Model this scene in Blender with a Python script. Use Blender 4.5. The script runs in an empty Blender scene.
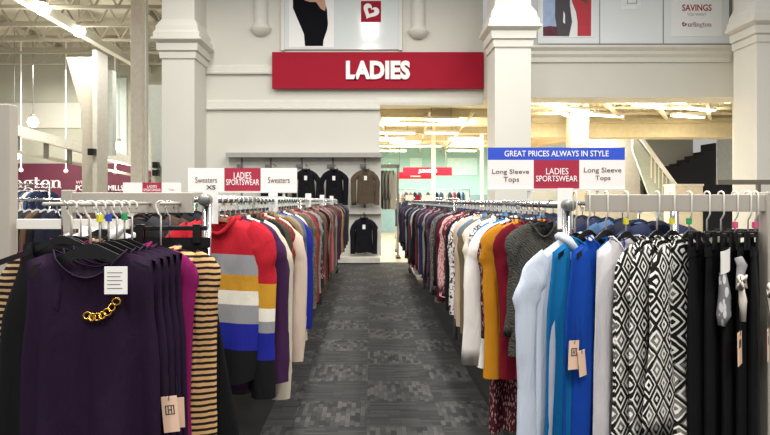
import bpy, math, random
from mathutils import Vector, Matrix, noise as mnoise
PI = math.pi
R = random.Random(7)
SC = bpy.context.scene
COL = SC.collection

# ------------------------------------------------------------------ helpers
def P(x, y, d):
    """point at distance d (m) that shows at pixel x, y of the photograph"""
    return ((x - 370) / 600 * d, d, 1.5 - (y - 200) / 600 * d)
def PX(x, d): return (x - 370) / 600 * d
def PZ(y, d): return 1.5 - (y - 200) / 600 * d

class MB:
    def __init__(s): s.v = []; s.f = []
    def add(s, vs, fs):
        b = len(s.v); s.v += [tuple(v) for v in vs]; s.f += [tuple(i + b for i in f) for f in fs]; return s
    def box(s, x0, x1, y0, y1, z0, z1):
        vs = [(x, y, z) for x in (x0, x1) for y in (y0, y1) for z in (z0, z1)]
        return s.add(vs, [(0, 1, 3, 2), (4, 6, 7, 5), (0, 4, 5, 1), (2, 3, 7, 6), (0, 2, 6, 4), (1, 5, 7, 3)])
    def tube(s, pts, r, n=8, cap=True, closed=False, flat=(1, 1)):
        pts = [Vector(p) for p in pts]; m = len(pts); vs = []
        rr = r if isinstance(r, (list, tuple)) else [r] * m
        up = None
        for i, p in enumerate(pts):
            if closed: t = pts[(i + 1) % m] - pts[i - 1]
            else: t = pts[min(i + 1, m - 1)] - pts[max(i - 1, 0)]
            t.normalize()
            if up is None:
                up = Vector((0, 0, 1)) if abs(t.z) < .9 else Vector((1, 0, 0))
            a = t.cross(up)
            if a.length < 1e-4: a = t.cross(Vector((0, 1, 0)))
            a.normalize(); b = a.cross(t).normalized(); up = b
            for k in range(n):
                q = 2 * PI * k / n
                vs.append(p + a * math.cos(q) * rr[i] * flat[0] + b * math.sin(q) * rr[i] * flat[1])
        fs = []
        for i in range(m if closed else m - 1):
            j = (i + 1) % m
            for k in range(n):
                l = (k + 1) % n
                fs.append((i * n + k, j * n + k, j * n + l, i * n + l))
        if cap and not closed:
            fs.append(tuple(range(n))); fs.append(tuple((m - 1) * n + k for k in reversed(range(n))))
        return s.add(vs, fs)
    def bar(s, a, b, w, h):
        """rectangular bar from a to b"""
        a = Vector(a); b = Vector(b); t = (b - a).normalized()
        up = Vector((0, 0, 1)) if abs(t.z) < .95 else Vector((0, 1, 0))
        x = t.cross(up).normalized(); y = x.cross(t).normalized()
        vs = [p + x * sx * w / 2 + y * sy * h / 2 for p in (a, b) for sx, sy in ((-1, -1), (1, -1), (1, 1), (-1, 1))]
        return s.add(vs, [(3, 2, 1, 0), (4, 5, 6, 7), (0, 1, 5, 4), (1, 2, 6, 5), (2, 3, 7, 6), (3, 0, 4, 7)])
    def lathe(s, prof, c, n=16, a0=0, a1=2 * PI):
        full = abs(a1 - a0 - 2 * PI) < 1e-6; k = n if full else n + 1; vs = []
        for r, z in prof:
            for i in range(k):
                q = a0 + (a1 - a0) * i / n
                vs.append((c[0] + r * math.cos(q), c[1] + r * math.sin(q), c[2] + z))
        fs = []
        for j in range(len(prof) - 1):
            for i in range(n):
                l = (i + 1) % k
                fs.append((j * k + i, j * k + l, (j + 1) * k + l, (j + 1) * k + i))
        return s.add(vs, fs)
    def loft(s, secs):
        """stack of rectangles (x0,x1,y0,y1,z), sharing one surface"""
        vs = []
        for x0, x1, y0, y1, z in secs: vs += [(x0, y0, z), (x1, y0, z), (x1, y1, z), (x0, y1, z)]
        fs = [(0, 3, 2, 1)]
        for j in range(len(secs) - 1):
            for i in range(4):
                l = (i + 1) % 4
                fs.append((j * 4 + i, j * 4 + l, (j + 1) * 4 + l, (j + 1) * 4 + i))
        b = (len(secs) - 1) * 4; fs.append((b, b + 1, b + 2, b + 3))
        return s.add(vs, fs)
    def prism(s, poly, y0, y1):
        """polygon in X-Z (counter-clockwise from the front) with depth"""
        n = len(poly)
        vs = [(x, y0, z) for x, z in poly] + [(x, y1, z) for x, z in poly]
        fs = [tuple(range(n)), tuple(reversed(range(n, 2 * n)))] + [((i + 1) % n, i, n + i, n + (i + 1) % n) for i in range(n)]
        return s.add(vs, fs)
    def grid(s, rows):
        n = len(rows[0]); vs = [p for r in rows for p in r]
        fs = [(j * n + i, j * n + i + 1, (j + 1) * n + i + 1, (j + 1) * n + i) for j in range(len(rows) - 1) for i in range(n - 1)]
        return s.add(vs, fs)
    def mesh(s, name, m=None, smooth=False):
        me = bpy.data.meshes.new(name); me.from_pydata(s.v, [], s.f)
        if smooth: me.polygons.foreach_set('use_smooth', [True] * len(me.polygons))
        if m: me.materials.append(m)
        me.update(); return me

def link(name, me, parent=None):
    o = bpy.data.objects.new(name, me); COL.objects.link(o)
    if parent: o.parent = parent
    return o
def part(name, mb, m, parent, smooth=False, bevel=0, label=None):
    o = link(name, mb.mesh(name, m, smooth), parent)
    if bevel:
        b = o.modifiers.new('bevel', 'BEVEL'); b.width = bevel; b.segments = 2; b.limit_method = 'ANGLE'
    if label: o['label'] = label
    return o
def tag(o, label, cat, group=None):
    o['label'] = label; o['category'] = cat
    if group: o['group'] = group
    LABELS.append((label, group, o.name)); return o
LABELS = []
def thing(name, label, cat, loc=(0, 0, 0), rz=0, group=None):
    o = bpy.data.objects.new(name, None); o.empty_display_size = .1; COL.objects.link(o)
    o.location = loc; o.rotation_euler = (0, 0, rz)
    return tag(o, label, cat, group)
def struct(name, mb, m, parent=None, smooth=False, bevel=0):
    o = part(name, mb, m, parent, smooth, bevel)
    if not parent: o['kind'] = 'structure'
    return o
def copy_tree(o, parent=None):
    c = o.copy(); COL.objects.link(c)
    if parent: c.parent = parent
    for ch in o.children: copy_tree(ch, c)
    return c

# ------------------------------------------------------------------ materials
def lin(c): return c / 12.92 if c <= .04045 else ((c + .055) / 1.055) ** 2.4
def hexc(h): return tuple(lin(int(h[i:i + 2], 16) / 255) for i in (0, 2, 4)) + (1,)
MATS = {}
def base_mat(key):
    m = bpy.data.materials.new(key); m.use_nodes = True
    nt = m.node_tree; b = nt.nodes['Principled BSDF']
    return m, nt, b
def N(nt, t, **kw):
    n = nt.nodes.new(t)
    for k, v in kw.items(): setattr(n, k, v)
    return n
def plain(key, h, rough=.6, metal=0, noise=.06, scale=8, spec=.5, bump=0):
    if key in MATS: return MATS[key]
    m, nt, b = base_mat(key)
    tc = N(nt, 'ShaderNodeTexCoord'); no = N(nt, 'ShaderNodeTexNoise'); no.inputs['Scale'].default_value = scale
    no.inputs['Detail'].default_value = 4
    nt.links.new(tc.outputs['Object'], no.inputs['Vector'])
    r = N(nt, 'ShaderNodeValToRGB'); c = hexc(h)
    r.color_ramp.elements[0].position = .3; r.color_ramp.elements[1].position = .7
    r.color_ramp.elements[0].color = tuple(x * (1 - noise) for x in c[:3]) + (1,)
    r.color_ramp.elements[1].color = tuple(min(1, x * (1 + noise)) for x in c[:3]) + (1,)
    nt.links.new(no.outputs['Fac'], r.inputs[0]); nt.links.new(r.outputs[0], b.inputs['Base Color'])
    b.inputs['Roughness'].default_value = rough; b.inputs['Metallic'].default_value = metal
    b.inputs['Specular IOR Level'].default_value = spec
    if bump:
        bp = N(nt, 'ShaderNodeBump'); bp.inputs['Strength'].default_value = bump; bp.inputs['Distance'].default_value = .004
        nt.links.new(no.outputs['Fac'], bp.inputs['Height']); nt.links.new(bp.outputs[0], b.inputs['Normal'])
    MATS[key] = m; return m
def emit(key, h, strength):
    if key in MATS: return MATS[key]
    m, nt, b = base_mat(key)
    b.inputs['Base Color'].default_value = hexc(h); b.inputs['Emission Color'].default_value = hexc(h)
    b.inputs['Emission Strength'].default_value = strength
    MATS[key] = m; return m

def cloth(h, pat='plain', h2='111111', h3=None, k=1.0, shine=.0):
    key = 'cloth_%s_%s_%s_%s_%s' % (h, pat, h2, h3, k)
    if key in MATS: return MATS[key]
    m, nt, b = base_mat(key); L = nt.links
    b.inputs['Roughness'].default_value = .85 - shine; b.inputs['Specular IOR Level'].default_value = .15 + shine * .4
    try:
        b.inputs['Sheen Weight'].default_value = .0
    except Exception: pass
    tc = N(nt, 'ShaderNodeTexCoord'); O = tc.outputs['Object']
    ns = N(nt, 'ShaderNodeTexNoise'); ns.inputs['Scale'].default_value = 160; ns.inputs['Detail'].default_value = 2
    L.new(O, ns.inputs['Vector'])
    nl = N(nt, 'ShaderNodeTexNoise'); nl.inputs['Scale'].default_value = 9; nl.inputs['Detail'].default_value = 3; nl.inputs['Distortion'].default_value = .6
    mp = N(nt, 'ShaderNodeMapping'); mp.inputs['Scale'].default_value = (1.6, 1.6, .45)
    L.new(O, mp.inputs[0]); L.new(mp.outputs[0], nl.inputs['Vector'])
    # woven bump + soft creases
    bp = N(nt, 'ShaderNodeBump'); bp.inputs['Strength'].default_value = .55; bp.inputs['Distance'].default_value = .02
    L.new(nl.outputs['Fac'], bp.inputs['Height'])
    b2 = N(nt, 'ShaderNodeBump'); b2.inputs['Strength'].default_value = .25; b2.inputs['Distance'].default_value = .003
    L.new(ns.outputs['Fac'], b2.inputs['Height']); L.new(bp.outputs[0], b2.inputs['Normal']); L.new(b2.outputs[0], b.inputs['Normal'])
    A, B = hexc(h), hexc(h2)
    sep = N(nt, 'ShaderNodeSeparateXYZ'); L.new(O, sep.inputs[0])
    def math_(op, a, bb=None, c=None):
        n = N(nt, 'ShaderNodeMath', operation=op)
        for i, q in enumerate((a, bb, c)):
            if q is None: continue
            if isinstance(q, (int, float)): n.inputs[i].default_value = q
            else: L.new(q, n.inputs[i])
        return n.outputs[0]
    def mix(fac, c1, c2):
        n = N(nt, 'ShaderNodeMix', data_type='RGBA')
        L.new(fac, n.inputs[0])
        for i, c in ((6, c1), (7, c2)):
            if isinstance(c, tuple): n.inputs[i].default_value = c
            else: L.new(c, n.inputs[i])
        return n.outputs[2]
    if pat == 'stripes':
        z = math_('ADD', sep.outputs[2], math_('MULTIPLY', nl.outputs['Fac'], .012))
        f = math_('GREATER_THAN', math_('FRACT', math_('MULTIPLY', z, 44 * k)), .55); colr = mix(f, A, B)
    elif pat == 'blocks':
        r = N(nt, 'ShaderNodeValToRGB'); r.color_ramp.interpolation = 'CONSTANT'
        seq = h3
        es = r.color_ramp.elements
        es[0].position = 0; es[0].color = hexc(seq[0][1])
        es[1].position = seq[1][0]; es[1].color = hexc(seq[1][1])
        for p, hh in seq[2:]:
            e = es.new(p); e.color = hexc(hh)
        L.new(math_('MULTIPLY', math_('ADD', sep.outputs[2], math_('MULTIPLY', sep.outputs[0], .05)), -1), r.inputs[0]); colr = r.outputs[0]
    elif pat == 'geo':
        ds = math_('MULTIPLY', math_('SUBTRACT', nl.outputs['Fac'], .5), .009)
        x = math_('ADD', math_('ADD', sep.outputs[0], math_('MULTIPLY', sep.outputs[1], .25)), ds); z = math_('ADD', sep.outputs[2], ds)
        fx = math_('PINGPONG', math_('MULTIPLY', x, 25 * k), 1); fz = math_('PINGPONG', math_('MULTIPLY', z, 18 * k), 1)
        d = math_('ADD', fx, fz)
        ring = math_('GREATER_THAN', math_('FRACT', math_('MULTIPLY', d, 1.9)), .42)
        line = math_('LESS_THAN', math_('ABSOLUTE', math_('SUBTRACT', d, 1.0)), .13)
        g = mix(math_('GREATER_THAN', nl.outputs['Fac'], .53), B, hexc(h3 or '6a6964'))
        colr = mix(line, mix(ring, A, g), B)
    elif pat in ('print', 'floral'):
        vo = N(nt, 'ShaderNodeTexVoronoi'); vo.inputs['Scale'].default_value = (46 if pat == 'print' else 70) * k
        L.new(mp.outputs[0], vo.inputs['Vector'])
        f = math_('LESS_THAN', vo.outputs['Distance'], .42 if pat == 'print' else .35); colr = mix(f, A, B)
    elif pat == 'animal':
        n3 = N(nt, 'ShaderNodeTexNoise'); n3.inputs['Scale'].default_value = 38 * k; n3.inputs['Distortion'].default_value = 1.8
        L.new(O, n3.inputs['Vector'])
        f = math_('GREATER_THAN', n3.outputs['Fac'], .52); colr = mix(f, A, B)
    elif pat == 'leaf':
        wv = N(nt, 'ShaderNodeTexWave'); wv.inputs['Scale'].default_value = 9 * k; wv.inputs['Distortion'].default_value = 9; wv.inputs['Detail'].default_value = 2
        wv.bands_direction = 'DIAGONAL'
        L.new(O, wv.inputs['Vector'])
        f = math_('GREATER_THAN', wv.outputs['Fac'], .55); colr = mix(f, A, B)
    elif pat == 'tweed':
        n3 = N(nt, 'ShaderNodeTexNoise'); n3.inputs['Scale'].default_value = 120; n3.inputs['Detail'].default_value = 3
        L.new(O, n3.inputs['Vector'])
        f = math_('GREATER_THAN', n3.outputs['Fac'], .5); colr = mix(f, A, B)
    elif pat == 'knit':
        wv = N(nt, 'ShaderNodeTexWave'); wv.inputs['Scale'].default_value = 60; wv.inputs['Distortion'].default_value = 1.5
        L.new(O, wv.inputs['Vector'])
        colr = mix(wv.outputs['Fac'], tuple(x * .86 for x in A[:3]) + (1,), A)
    else:
        colr = mix(nl.outputs['Fac'], tuple(x * .9 for x in A[:3]) + (1,), A)
    L.new(colr, b.inputs['Base Color'])
    MATS[key] = m; return m

WALL = plain('painted_plaster', 'd6d4ca', .75, noise=.015, scale=1.5)
WALL2 = plain('painted_plaster_light', 'dfddd4', .75, noise=.015, scale=1.5)
TRIM = plain('painted_trim', 'd9d7cd', .6, noise=.02)
STEEL = plain('brushed_steel', '8e8e8c', .45, .9, noise=.05, scale=40)
CHROME = plain('chrome', 'c4c4c4', .18, 1, noise=.03)
BEIGEM = plain('beige_fixture_metal', 'a59f95', .45, .0, noise=.02)
FIXW = plain('white_fixture_metal', 'd9d6cf', .4, 0, noise=.02)
BLACKP = plain('black_plastic', '141416', .35, 0, noise=.1, spec=.4)
CLEARP = plain('clear_grey_plastic', 'c9ccc8', .2, 0, noise=.04)
GREENP = plain('green_plastic', '2f9a5e', .35); YELP = plain('yellow_plastic', 'd9cf2c', .35); BLUEP = plain('blue_plastic', '2c46b0', .35)
PINKP = plain('pink_plastic', 'd0507c', .35)
CARD = plain('tag_card', 'e2bfa6', .7, noise=.03); PAPER = plain('white_paper', 'eae8e4', .7, noise=.02)
INK = plain('dark_ink', '332b2b', .6); GREYINK = plain('grey_ink', '5a5654', .6)
SIGNR = plain('sign_red', 'a0142c', .7, noise=.02, spec=.2); SIGNRED2 = plain('card_red', 'a3243f', .5, noise=.03)
SIGNB = plain('sign_blue', '2c50c8', .5, noise=.02); SIGNW = plain('sign_white', 'f2e8e5', .5, noise=.015)
LETW = plain('white_letter', 'f4f2f2', .5, noise=.01)
GOLD = plain('gold', 'd9a94a', .25, 1, noise=.05)
BURG = plain('burgundy_paint', '5f2036', .6, noise=.03)
BASEBLK = plain('black_base_metal', '1c1b1b', .5)

def carpet():
    m, nt, b = base_mat('carpet_tiles'); L = nt.links
    tc = N(nt, 'ShaderNodeTexCoord'); O = tc.outputs['Object']
    sc = N(nt, 'ShaderNodeMapping'); sc.inputs['Scale'].default_value = (2, 2, 2); L.new(O, sc.inputs[0])
    ck = N(nt, 'ShaderNodeTexChecker'); ck.inputs['Scale'].default_value = 1; ck.inputs[1].default_value = (1, 1, 1, 1); ck.inputs[2].default_value = (0, 0, 0, 1)
    mo = N(nt, 'ShaderNodeMapping'); mo.inputs['Scale'].default_value = (2, 2, 2); mo.inputs['Location'].default_value = (.04, .06, .5)
    L.new(O, mo.inputs[0]); L.new(mo.outputs[0], ck.inputs['Vector'])
    def brick(rot, w, h, c1, c2):
        mp = N(nt, 'ShaderNodeMapping'); mp.inputs['Rotation'].default_value = (0, 0, rot); L.new(O, mp.inputs[0])
        bk = N(nt, 'ShaderNodeTexBrick'); bk.inputs['Scale'].default_value = 1; bk.inputs['Mortar Size'].default_value = .0008
        bk.inputs['Brick Width'].default_value = w; bk.inputs['Row Height'].default_value = h
        bk.inputs['Color1'].default_value = hexc(c1); bk.inputs['Color2'].default_value = hexc(c2); bk.inputs['Mortar'].default_value = hexc('262628')
        bk.offset = .37; L.new(mp.outputs[0], bk.inputs['Vector']); return bk.outputs['Color']
    a = brick(0, .21, .031, '39383a', '4e4c4d'); c = brick(PI / 2, .09, .034, '353437', '605e5d')
    mx = N(nt, 'ShaderNodeMix', data_type='RGBA'); L.new(ck.outputs['Fac'], mx.inputs[0]); L.new(a, mx.inputs[6]); L.new(c, mx.inputs[7])
    no = N(nt, 'ShaderNodeTexNoise'); no.inputs['Scale'].default_value = 300; no.inputs['Detail'].default_value = 1; L.new(O, no.inputs['Vector'])
    mm = N(nt, 'ShaderNodeMix', data_type='RGBA', blend_type='MULTIPLY'); mm.inputs[0].default_value = .5
    L.new(mx.outputs[2], mm.inputs[6]); L.new(no.outputs['Color'], mm.inputs[7]); 
    g = N(nt, 'ShaderNodeHueSaturation'); g.inputs['Saturation'].default_value = .35; g.inputs['Value'].default_value = 1.1; L.new(mm.outputs[2], g.inputs['Color'])
    L.new(g.outputs[0], b.inputs['Base Color'])
    bp = N(nt, 'ShaderNodeBump'); bp.inputs['Strength'].default_value = .4; bp.inputs['Distance'].default_value = .004
    L.new(no.outputs['Fac'], bp.inputs['Height']); L.new(bp.outputs[0], b.inputs['Normal'])
    b.inputs['Roughness'].default_value = .9; b.inputs['Specular IOR Level'].default_value = .2
    return m
CARPET = carpet()

# ------------------------------------------------------------------ lettering
def text_mesh(s, x0, x1, z0, z1, y, bold=.0, shear=0, depth=.002, serif=False, m=LETW, spacing=1.0):
    cu = bpy.data.curves.new('lettering', 'FONT'); cu.body = s; cu.size = 1; cu.offset = bold; cu.extrude = .02
    cu.align_x = 'LEFT'; cu.space_character = spacing; cu.shear = shear; cu.resolution_u = 3; cu.space_line = .82
    o = bpy.data.objects.new('lettering', cu); COL.objects.link(o)
    bpy.context.view_layer.update()
    dg = bpy.context.evaluated_depsgraph_get()
    me = bpy.data.meshes.new_from_object(o.evaluated_get(dg))
    bpy.data.objects.remove(o)
    xs = [v.co.x for v in me.vertices]; ys = [v.co.y for v in me.vertices]
    a, b, c, d = min(xs), max(xs), min(ys), max(ys)
    for v in me.vertices:
        q = v.co
        v.co = (x0 + (q.x - a) / (b - a) * (x1 - x0), y - (q.z + .02) / .04 * depth, z0 + (q.y - c) / (d - c) * (z1 - z0))
    me.materials.clear(); me.materials.append(m)
    return me
def lettering(s, x0, x1, z0, z1, y, parent, name='lettering', **k):
    return link(name, text_mesh(s, x0, x1, z0, z1, y, **k), parent)

def serif_word(word, x0, x1, z0, xh, y, m, parent, depth=.02):
    """word in a bold bracketed-serif face: thick stems, thin joins, slab feet; z0 baseline, xh x-height"""
    mb = MB(); S, T, F = .26, .09, .09          # stem, thin stroke, serif thickness in x-heights
    def box(a, b, c, d): mb.box(a, b, y - depth, y, c, d)
    def ring(cx, cz, rx, rz, wx, wz, a0=0, a1=360, n=20):
        n = max(6, int(n * (a1 - a0) / 360)); pts = [math.radians(a0 + (a1 - a0) * i / n) for i in range(n + 1)]
        o = [(cx + rx * math.cos(q), cz + rz * math.sin(q)) for q in pts]; k = [(cx + (rx - wx) * math.cos(q), cz + (rz - wz) * math.sin(q)) for q in pts]
        for i in range(n):
            mb.add([(o[i][0], y - depth, o[i][1]), (o[i + 1][0], y - depth, o[i + 1][1]), (k[i + 1][0], y - depth, k[i + 1][1]), (k[i][0], y - depth, k[i][1]),
                    (o[i][0], y, o[i][1]), (o[i + 1][0], y, o[i + 1][1]), (k[i + 1][0], y, k[i + 1][1]), (k[i][0], y, k[i][1])], [(0, 3, 2, 1), (0, 1, 5, 4), (3, 7, 6, 2)])
    def stem(x, h, top=True, foot=True):
        box(x, x + S, 0, h)
        if foot: box(x - .11, x + S + .11, 0, F)
        if top: box(x - .14, x + S, h - F, h)
    x = .14
    for ch in word:
        if ch == 'B': stem(x, 1.5); ring(x + S, 1.12, .5, .38, .24, F, -90, 90); ring(x + S, .38, .56, .42, .26, F, -90, 90); x += 1.0
        elif ch in 'il':
            stem(x, 1.0 if ch == 'i' else 1.55)
            if ch == 'i': ring(x + S / 2, 1.34, .17, .17, .169, .169)
            x += S + .3
        elif ch == 'n': stem(x, 1.0); ring(x + S + .26, .62, .38, .38, .2, F + .03, 0, 150); stem(x + S + .38, .66, False); x += 2 * S + .38 + .3
        elif ch == 'u': stem(x, 1.0, True, False); ring(x + S + .14, .38, .38, .38, .2, F + .03, 190, 340); stem(x + S + .36, 1.0); x += 2 * S + .36 + .3
        elif ch == 'r': stem(x, 1.0); ring(x + S + .2, .78, .24, .22, .14, F, 20, 160); ring(x + S + .34, .8, .13, .13, .129, .129); x += S + .55
        elif ch == 't': stem(x + .04, 1.32, False, False); box(x - .1, x + S + .28, 1.0 - F, 1.0); ring(x + S + .16, .26, .26, .26, .14, F, 190, 320); x += S + .5
        elif ch == 'o': ring(x + .42, .5, .5, .52, S, F); x += 1.12
        elif ch == 'g': ring(x + .36, .64, .42, .37, .22, F); ring(x + .4, -.2, .5, .27, .17, F); box(x + .62, x + .92, .9, 1.0); ring(x + .2, .2, .2, .14, .12, F, 90, 270); x += 1.1
    k = (x1 - x0) / (x - .14)
    mb.v = [(x0 + v[0] * k, v[1], z0 + v[2] * xh) for v in mb.v]
    return part('lettering', mb, m, parent)

# ================================================================== SETTING
WD = 14.6
CF = plain('warm_painted_steel', 'cfc4a8', .7, noise=.03)
CEILM = plain('ceiling_deck', 'b9b4a4', .8, noise=.04, scale=3)
fl = MB(); fl.box(-7.5, 7.5, -3, 14.45, -.1, 0); struct('floor', fl, CARPET)
TILE = plain('pale_floor_tile', 'b5ab98', .3, noise=.05, scale=2)
struct('floor_back', MB().box(-7.5, 14, 14.45, 32, -.1, 0), TILE)
struct('floor_left', MB().box(-22, -7.5, -3, 32, -.1, 0), TILE)
struct('floor_right', MB().box(7.5, 14, -3, 14.45, -.1, 0), TILE)

# back wall between the left pillar and the first opening, then the lintels
xo = PX(380, WD); ZL1 = PZ(105, WD); ZL2 = PZ(97, WD)
struct('wall_back', MB().box(-4.7, xo, WD, WD + .35, 0, 7.6), WALL)
struct('lintel_middle', MB().box(xo, 2.75, WD, WD + .35, ZL1, 7.6), WALL)
struct('lintel_right', MB().box(2.75, 9.2, WD - .5, WD + .3, PZ(97.5, WD - .5), PZ(46, WD - .5)), WALL)
YL = WD - .5
t1 = MB()
t1.loft([(3.6, 8.45, YL - .05, YL, PZ(62.5, YL)), (3.6, 8.45, YL - .05, YL, PZ(58, YL)), (3.6, 8.45, YL - .1, YL, PZ(55, YL)), (3.6, 8.45, YL - .1, YL, PZ(52, YL)),
         (3.6, 8.45, YL - .17, YL, PZ(49, YL)), (3.6, 8.45, YL - .17, YL, PZ(46.5, YL))])
struct('trim_1', t1, TRIM)
for n, (ya, yb, xa, xb) in enumerate(((65, 74.5, -3.97, PX(484, WD)), (100, 110, -3.97, xo - .002))):
    za, zb = PZ(yb, WD), PZ(ya, WD)
    struct('trim_%d' % (n + 2), MB().loft([(xa, xb, WD - .09, WD, za), (xa, xb, WD - .1, WD, za + .03), (xa, xb, WD - .06, WD, za + .06), (xa, xb, WD - .05, WD, zb - .05), (xa, xb, WD - .02, WD, zb)]), TRIM)
struct('trim_4', MB().loft([(xo - .05, 2.72, WD - .05, WD, ZL1 - .01), (xo - .05, 2.72, WD - .06, WD, ZL1 + .05), (xo - .05, 2.72, WD - .03, WD, ZL1 + .16)]), TRIM)
struct('baseboard_back', MB().box(-3.97, xo, WD - .03, WD, 0, .14), TRIM)

def pillar(name, x0, x1, yf, zc, top, y1, s=1.0):
    m = MB()
    pr = [(0, 0), (.045, 4.0), (.0, 4.0), ]
    secs = [(x0, x1, yf, y1, 0), ]
    prof = [(0.0, 0), (0.0, .035), (.14, .05), (.15, .02), (.17, .06), (.17, .085), (.33, .1), (.34, .06), (.36, .11), (.40, .19), (.45, .19), (.45, .15), (.56, .15), (.62, .11), (.72, .1), (.86, .02), (.9, 0)]
    for z, o in prof:
        o *= s; secs.append((x0 - o, x1 + o, yf - o, y1, zc + z * s))
    secs.append((x0, x1, yf, y1, top))
    m.loft(secs); struct(name, m, WALL2 if name != 'pillar_left' else WALL)
pillar('pillar_left', -4.72, -3.98, 13.6, PZ(58.5, 13.6), 8.0, WD + .2)
pillar('pillar_middle', PX(495, 12.9), PX(531, 12.9), 12.9, PZ(47, 12.9), 8.0, 13.75)
pillar('pillar_right', PX(757, 12.4), PX(810, 12.4), 12.4, PZ(42, 12.4), 8.0, 13.2)
struct('wall_return_middle', MB().box(PX(495, 12.9) + .2, PX(531, 12.9) - .02, 13.75, WD, 0, 8.0), WALL)
struct('wall_return_right', MB().box(9.0, 11.5, 13.2, WD + .3, 0, 8.0), WALL)

# half columns on the upper wall
def half_column(label, x, yb):
    zb = PZ(yb, WD)
    t = thing('half_column', label, 'wall bracket', (x, WD - .003, zb))
    part('shaft', MB().lathe([(.19, .16), (.17, .2), (.17, 2.2), (.19, 2.25)], (0, 0, 0), 16, PI, 2 * PI), TRIM, t, True)
    part('bracket', MB().lathe([(.001, -.12), (.1, -.11), (.2, -.04), (.26, .05), (.26, .09), (.2, .14), (.19, .17)], (0, 0, 0), 20, PI, 2 * PI), TRIM, t, True)
half_column('cream half column with bowl bracket, left of the banner with the black sweater', PX(261, WD), 32)
half_column('cream half column with bowl bracket above the right end of the LADIES sign', PX(418, WD), 35)

# glass panel with banner: two panes
GLASSP = plain('pale_glossy_panel', 'd9dfde', .12, noise=.02, scale=1)
t = thing('banner_panel', 'pale glossy banner panel with a black sweater picture and red heart mark', 'banner', (0, 0, 0))
part('panel', MB().box(PX(283, WD), PX(401, WD), WD - .06, WD - .004, PZ(50, WD), 7.4), GLASSP, t)
part('frame', MB().box(PX(281.5, WD), PX(285, WD), WD - .085, WD - .004, PZ(51, WD), 7.4), FIXW, t)
part('frame', MB().box(PX(399, WD), PX(402, WD), WD - .085, WD - .004, PZ(51, WD), 7.4), FIXW, t)
y = WD - .063
def poly_px(pts, d): return [(PX(a, d), PZ(b, d)) for a, b in pts]
def flat_poly(name, pts, m, parent, yy, th=.004):
    pts = poly_px(pts, yy)
    if sum(pts[i][0] * pts[(i + 1) % len(pts)][1] - pts[(i + 1) % len(pts)][0] * pts[i][1] for i in range(len(pts))) < 0: pts.reverse()
    return part(name, MB().prism(pts, yy - th, yy), m, parent)
flat_poly('poster_sheet', [(289, 47.5), (334, 47.5), (334, -40), (289, -40)], plain('poster_white', 'efedeb', .5, noise=.01), t, y)
flat_poly('printed_sweater', [(305, 46), (323, 46), (323.5, 40), (327, 30), (328, 24), (327, 10), (322, -10), (300, -20), (293, -10), (293, 8), (298, 20), (304, 34)], plain('poster_black', '101016', .8, spec=.1), t, y - .005)
flat_poly('printed_hand', [(304, 0), (310, 2), (316, 2), (321, 9), (325, 11), (326, 6), (323, -4), (314, -4)], plain('poster_skin', 'c99781', .5), t, y - .010)
flat_poly('logo_square', [(361, 1), (381, 1), (381, 22), (361, 22)], SIGNR, t, y)
def heart_mark(cx, cy, s, m, parent, yy, name='heart_mark'):
    """white rounded heart ring leaning right, the mark on the red square"""
    out, inn = [], []
    n = 36
    for i in range(n):
        q = 2 * PI * i / n
        hx = 16 * math.sin(q) ** 3 / 17; hz = (13 * math.cos(q) - 5 * math.cos(2 * q) - 2 * math.cos(3 * q) - math.cos(4 * q)) / 17
        a = math.radians(28)
        rx, rz = hx * math.cos(a) - hz * math.sin(a) * -1, -hx * math.sin(a) + hz * math.cos(a)
        out.append((cx + rx * s, cy + rz * s)); inn.append((cx + rx * s * .42 + .02 * s, cy + rz * s * .42 + .03 * s))
    mb = MB()
    vs = [(x, yy - .004, z) for x, z in out] + [(x, yy - .004, z) for x, z in inn] + [(x, yy, z) for x, z in out] + [(x, yy, z) for x, z in inn]
    fs = []
    for i in range(n):
        j = (i + 1) % n
        fs += [(i, j, n + j, n + i), (i, 2 * n + i, 2 * n + j, j), (n + i, n + j, 3 * n + j, 3 * n + i)]
    mb.add(vs, fs); return part(name, mb, m, parent)
heart_mark(PX(370.5, WD), PZ(12.2, WD), .215, LETW, t, y - .005)

# right poster glazing above the lintel
t = thing('poster_panel', 'pale glass poster wall with couple picture and SAVINGS card above the wide opening', 'poster', (0, 0, 0))
YP = YL + .12; zb = PZ(44, YP)
part('panel', MB().box(PX(538, YP), PX(731, YP), YP, YP + .05, zb, 7.5), plain('pale_poster_glass', 'eef3f4', .15, noise=.015, scale=1), t)
part('frame', MB().box(PX(538, YP), PX(731, YP), YP - .04, YP + .05, zb - .06, zb), plain('dark_frame_line', '4a4448', .5), t)
part('divider', MB().box(PX(599.3, YP), PX(600, YP), YP - .006, YP, zb, 7.5), STEEL, t)
part('divider', MB().box(PX(662.8, YP), PX(663.6, YP), YP - .006, YP, zb, 7.5), STEEL, t)
part('frame', MB().box(PX(729, YP), PX(731.2, YP), YP - .03, YP + .05, zb, 7.5), STEEL, t)
yy = YP - .007
flat_poly('poster_sheet', [(541, 37.5), (593, 37.5), (593, -40), (541, -40)], plain('poster_white2', 'f4f7f8', .5, noise=.01), t, yy)
flat_poly('printed_shirt', [(543, 36), (560, 36), (556, 20), (556, -30), (543, -30)], plain('poster_denim', 'a9bfe2', .5, noise=.15, scale=4), t, yy - .005)
flat_poly('printed_skirt', [(543, 36), (562, 36), (559, 27), (550, 26), (543, 27)], plain('poster_darkred', '5a2038', .5, noise=.4, scale=5), t, yy - .0095)
flat_poly('printed_trousers', [(558, 36), (569, 36), (572, 22), (570, 6), (569, -30), (556, -30), (555, 16)], plain('poster_grey', '4c474e', .5), t, yy - .014)
flat_poly('printed_gap', [(563, 22), (565, 24), (565, 14), (563.5, 11)], plain('poster_white2', 'f4f7f8', .5), t, yy - .0185)
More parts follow.
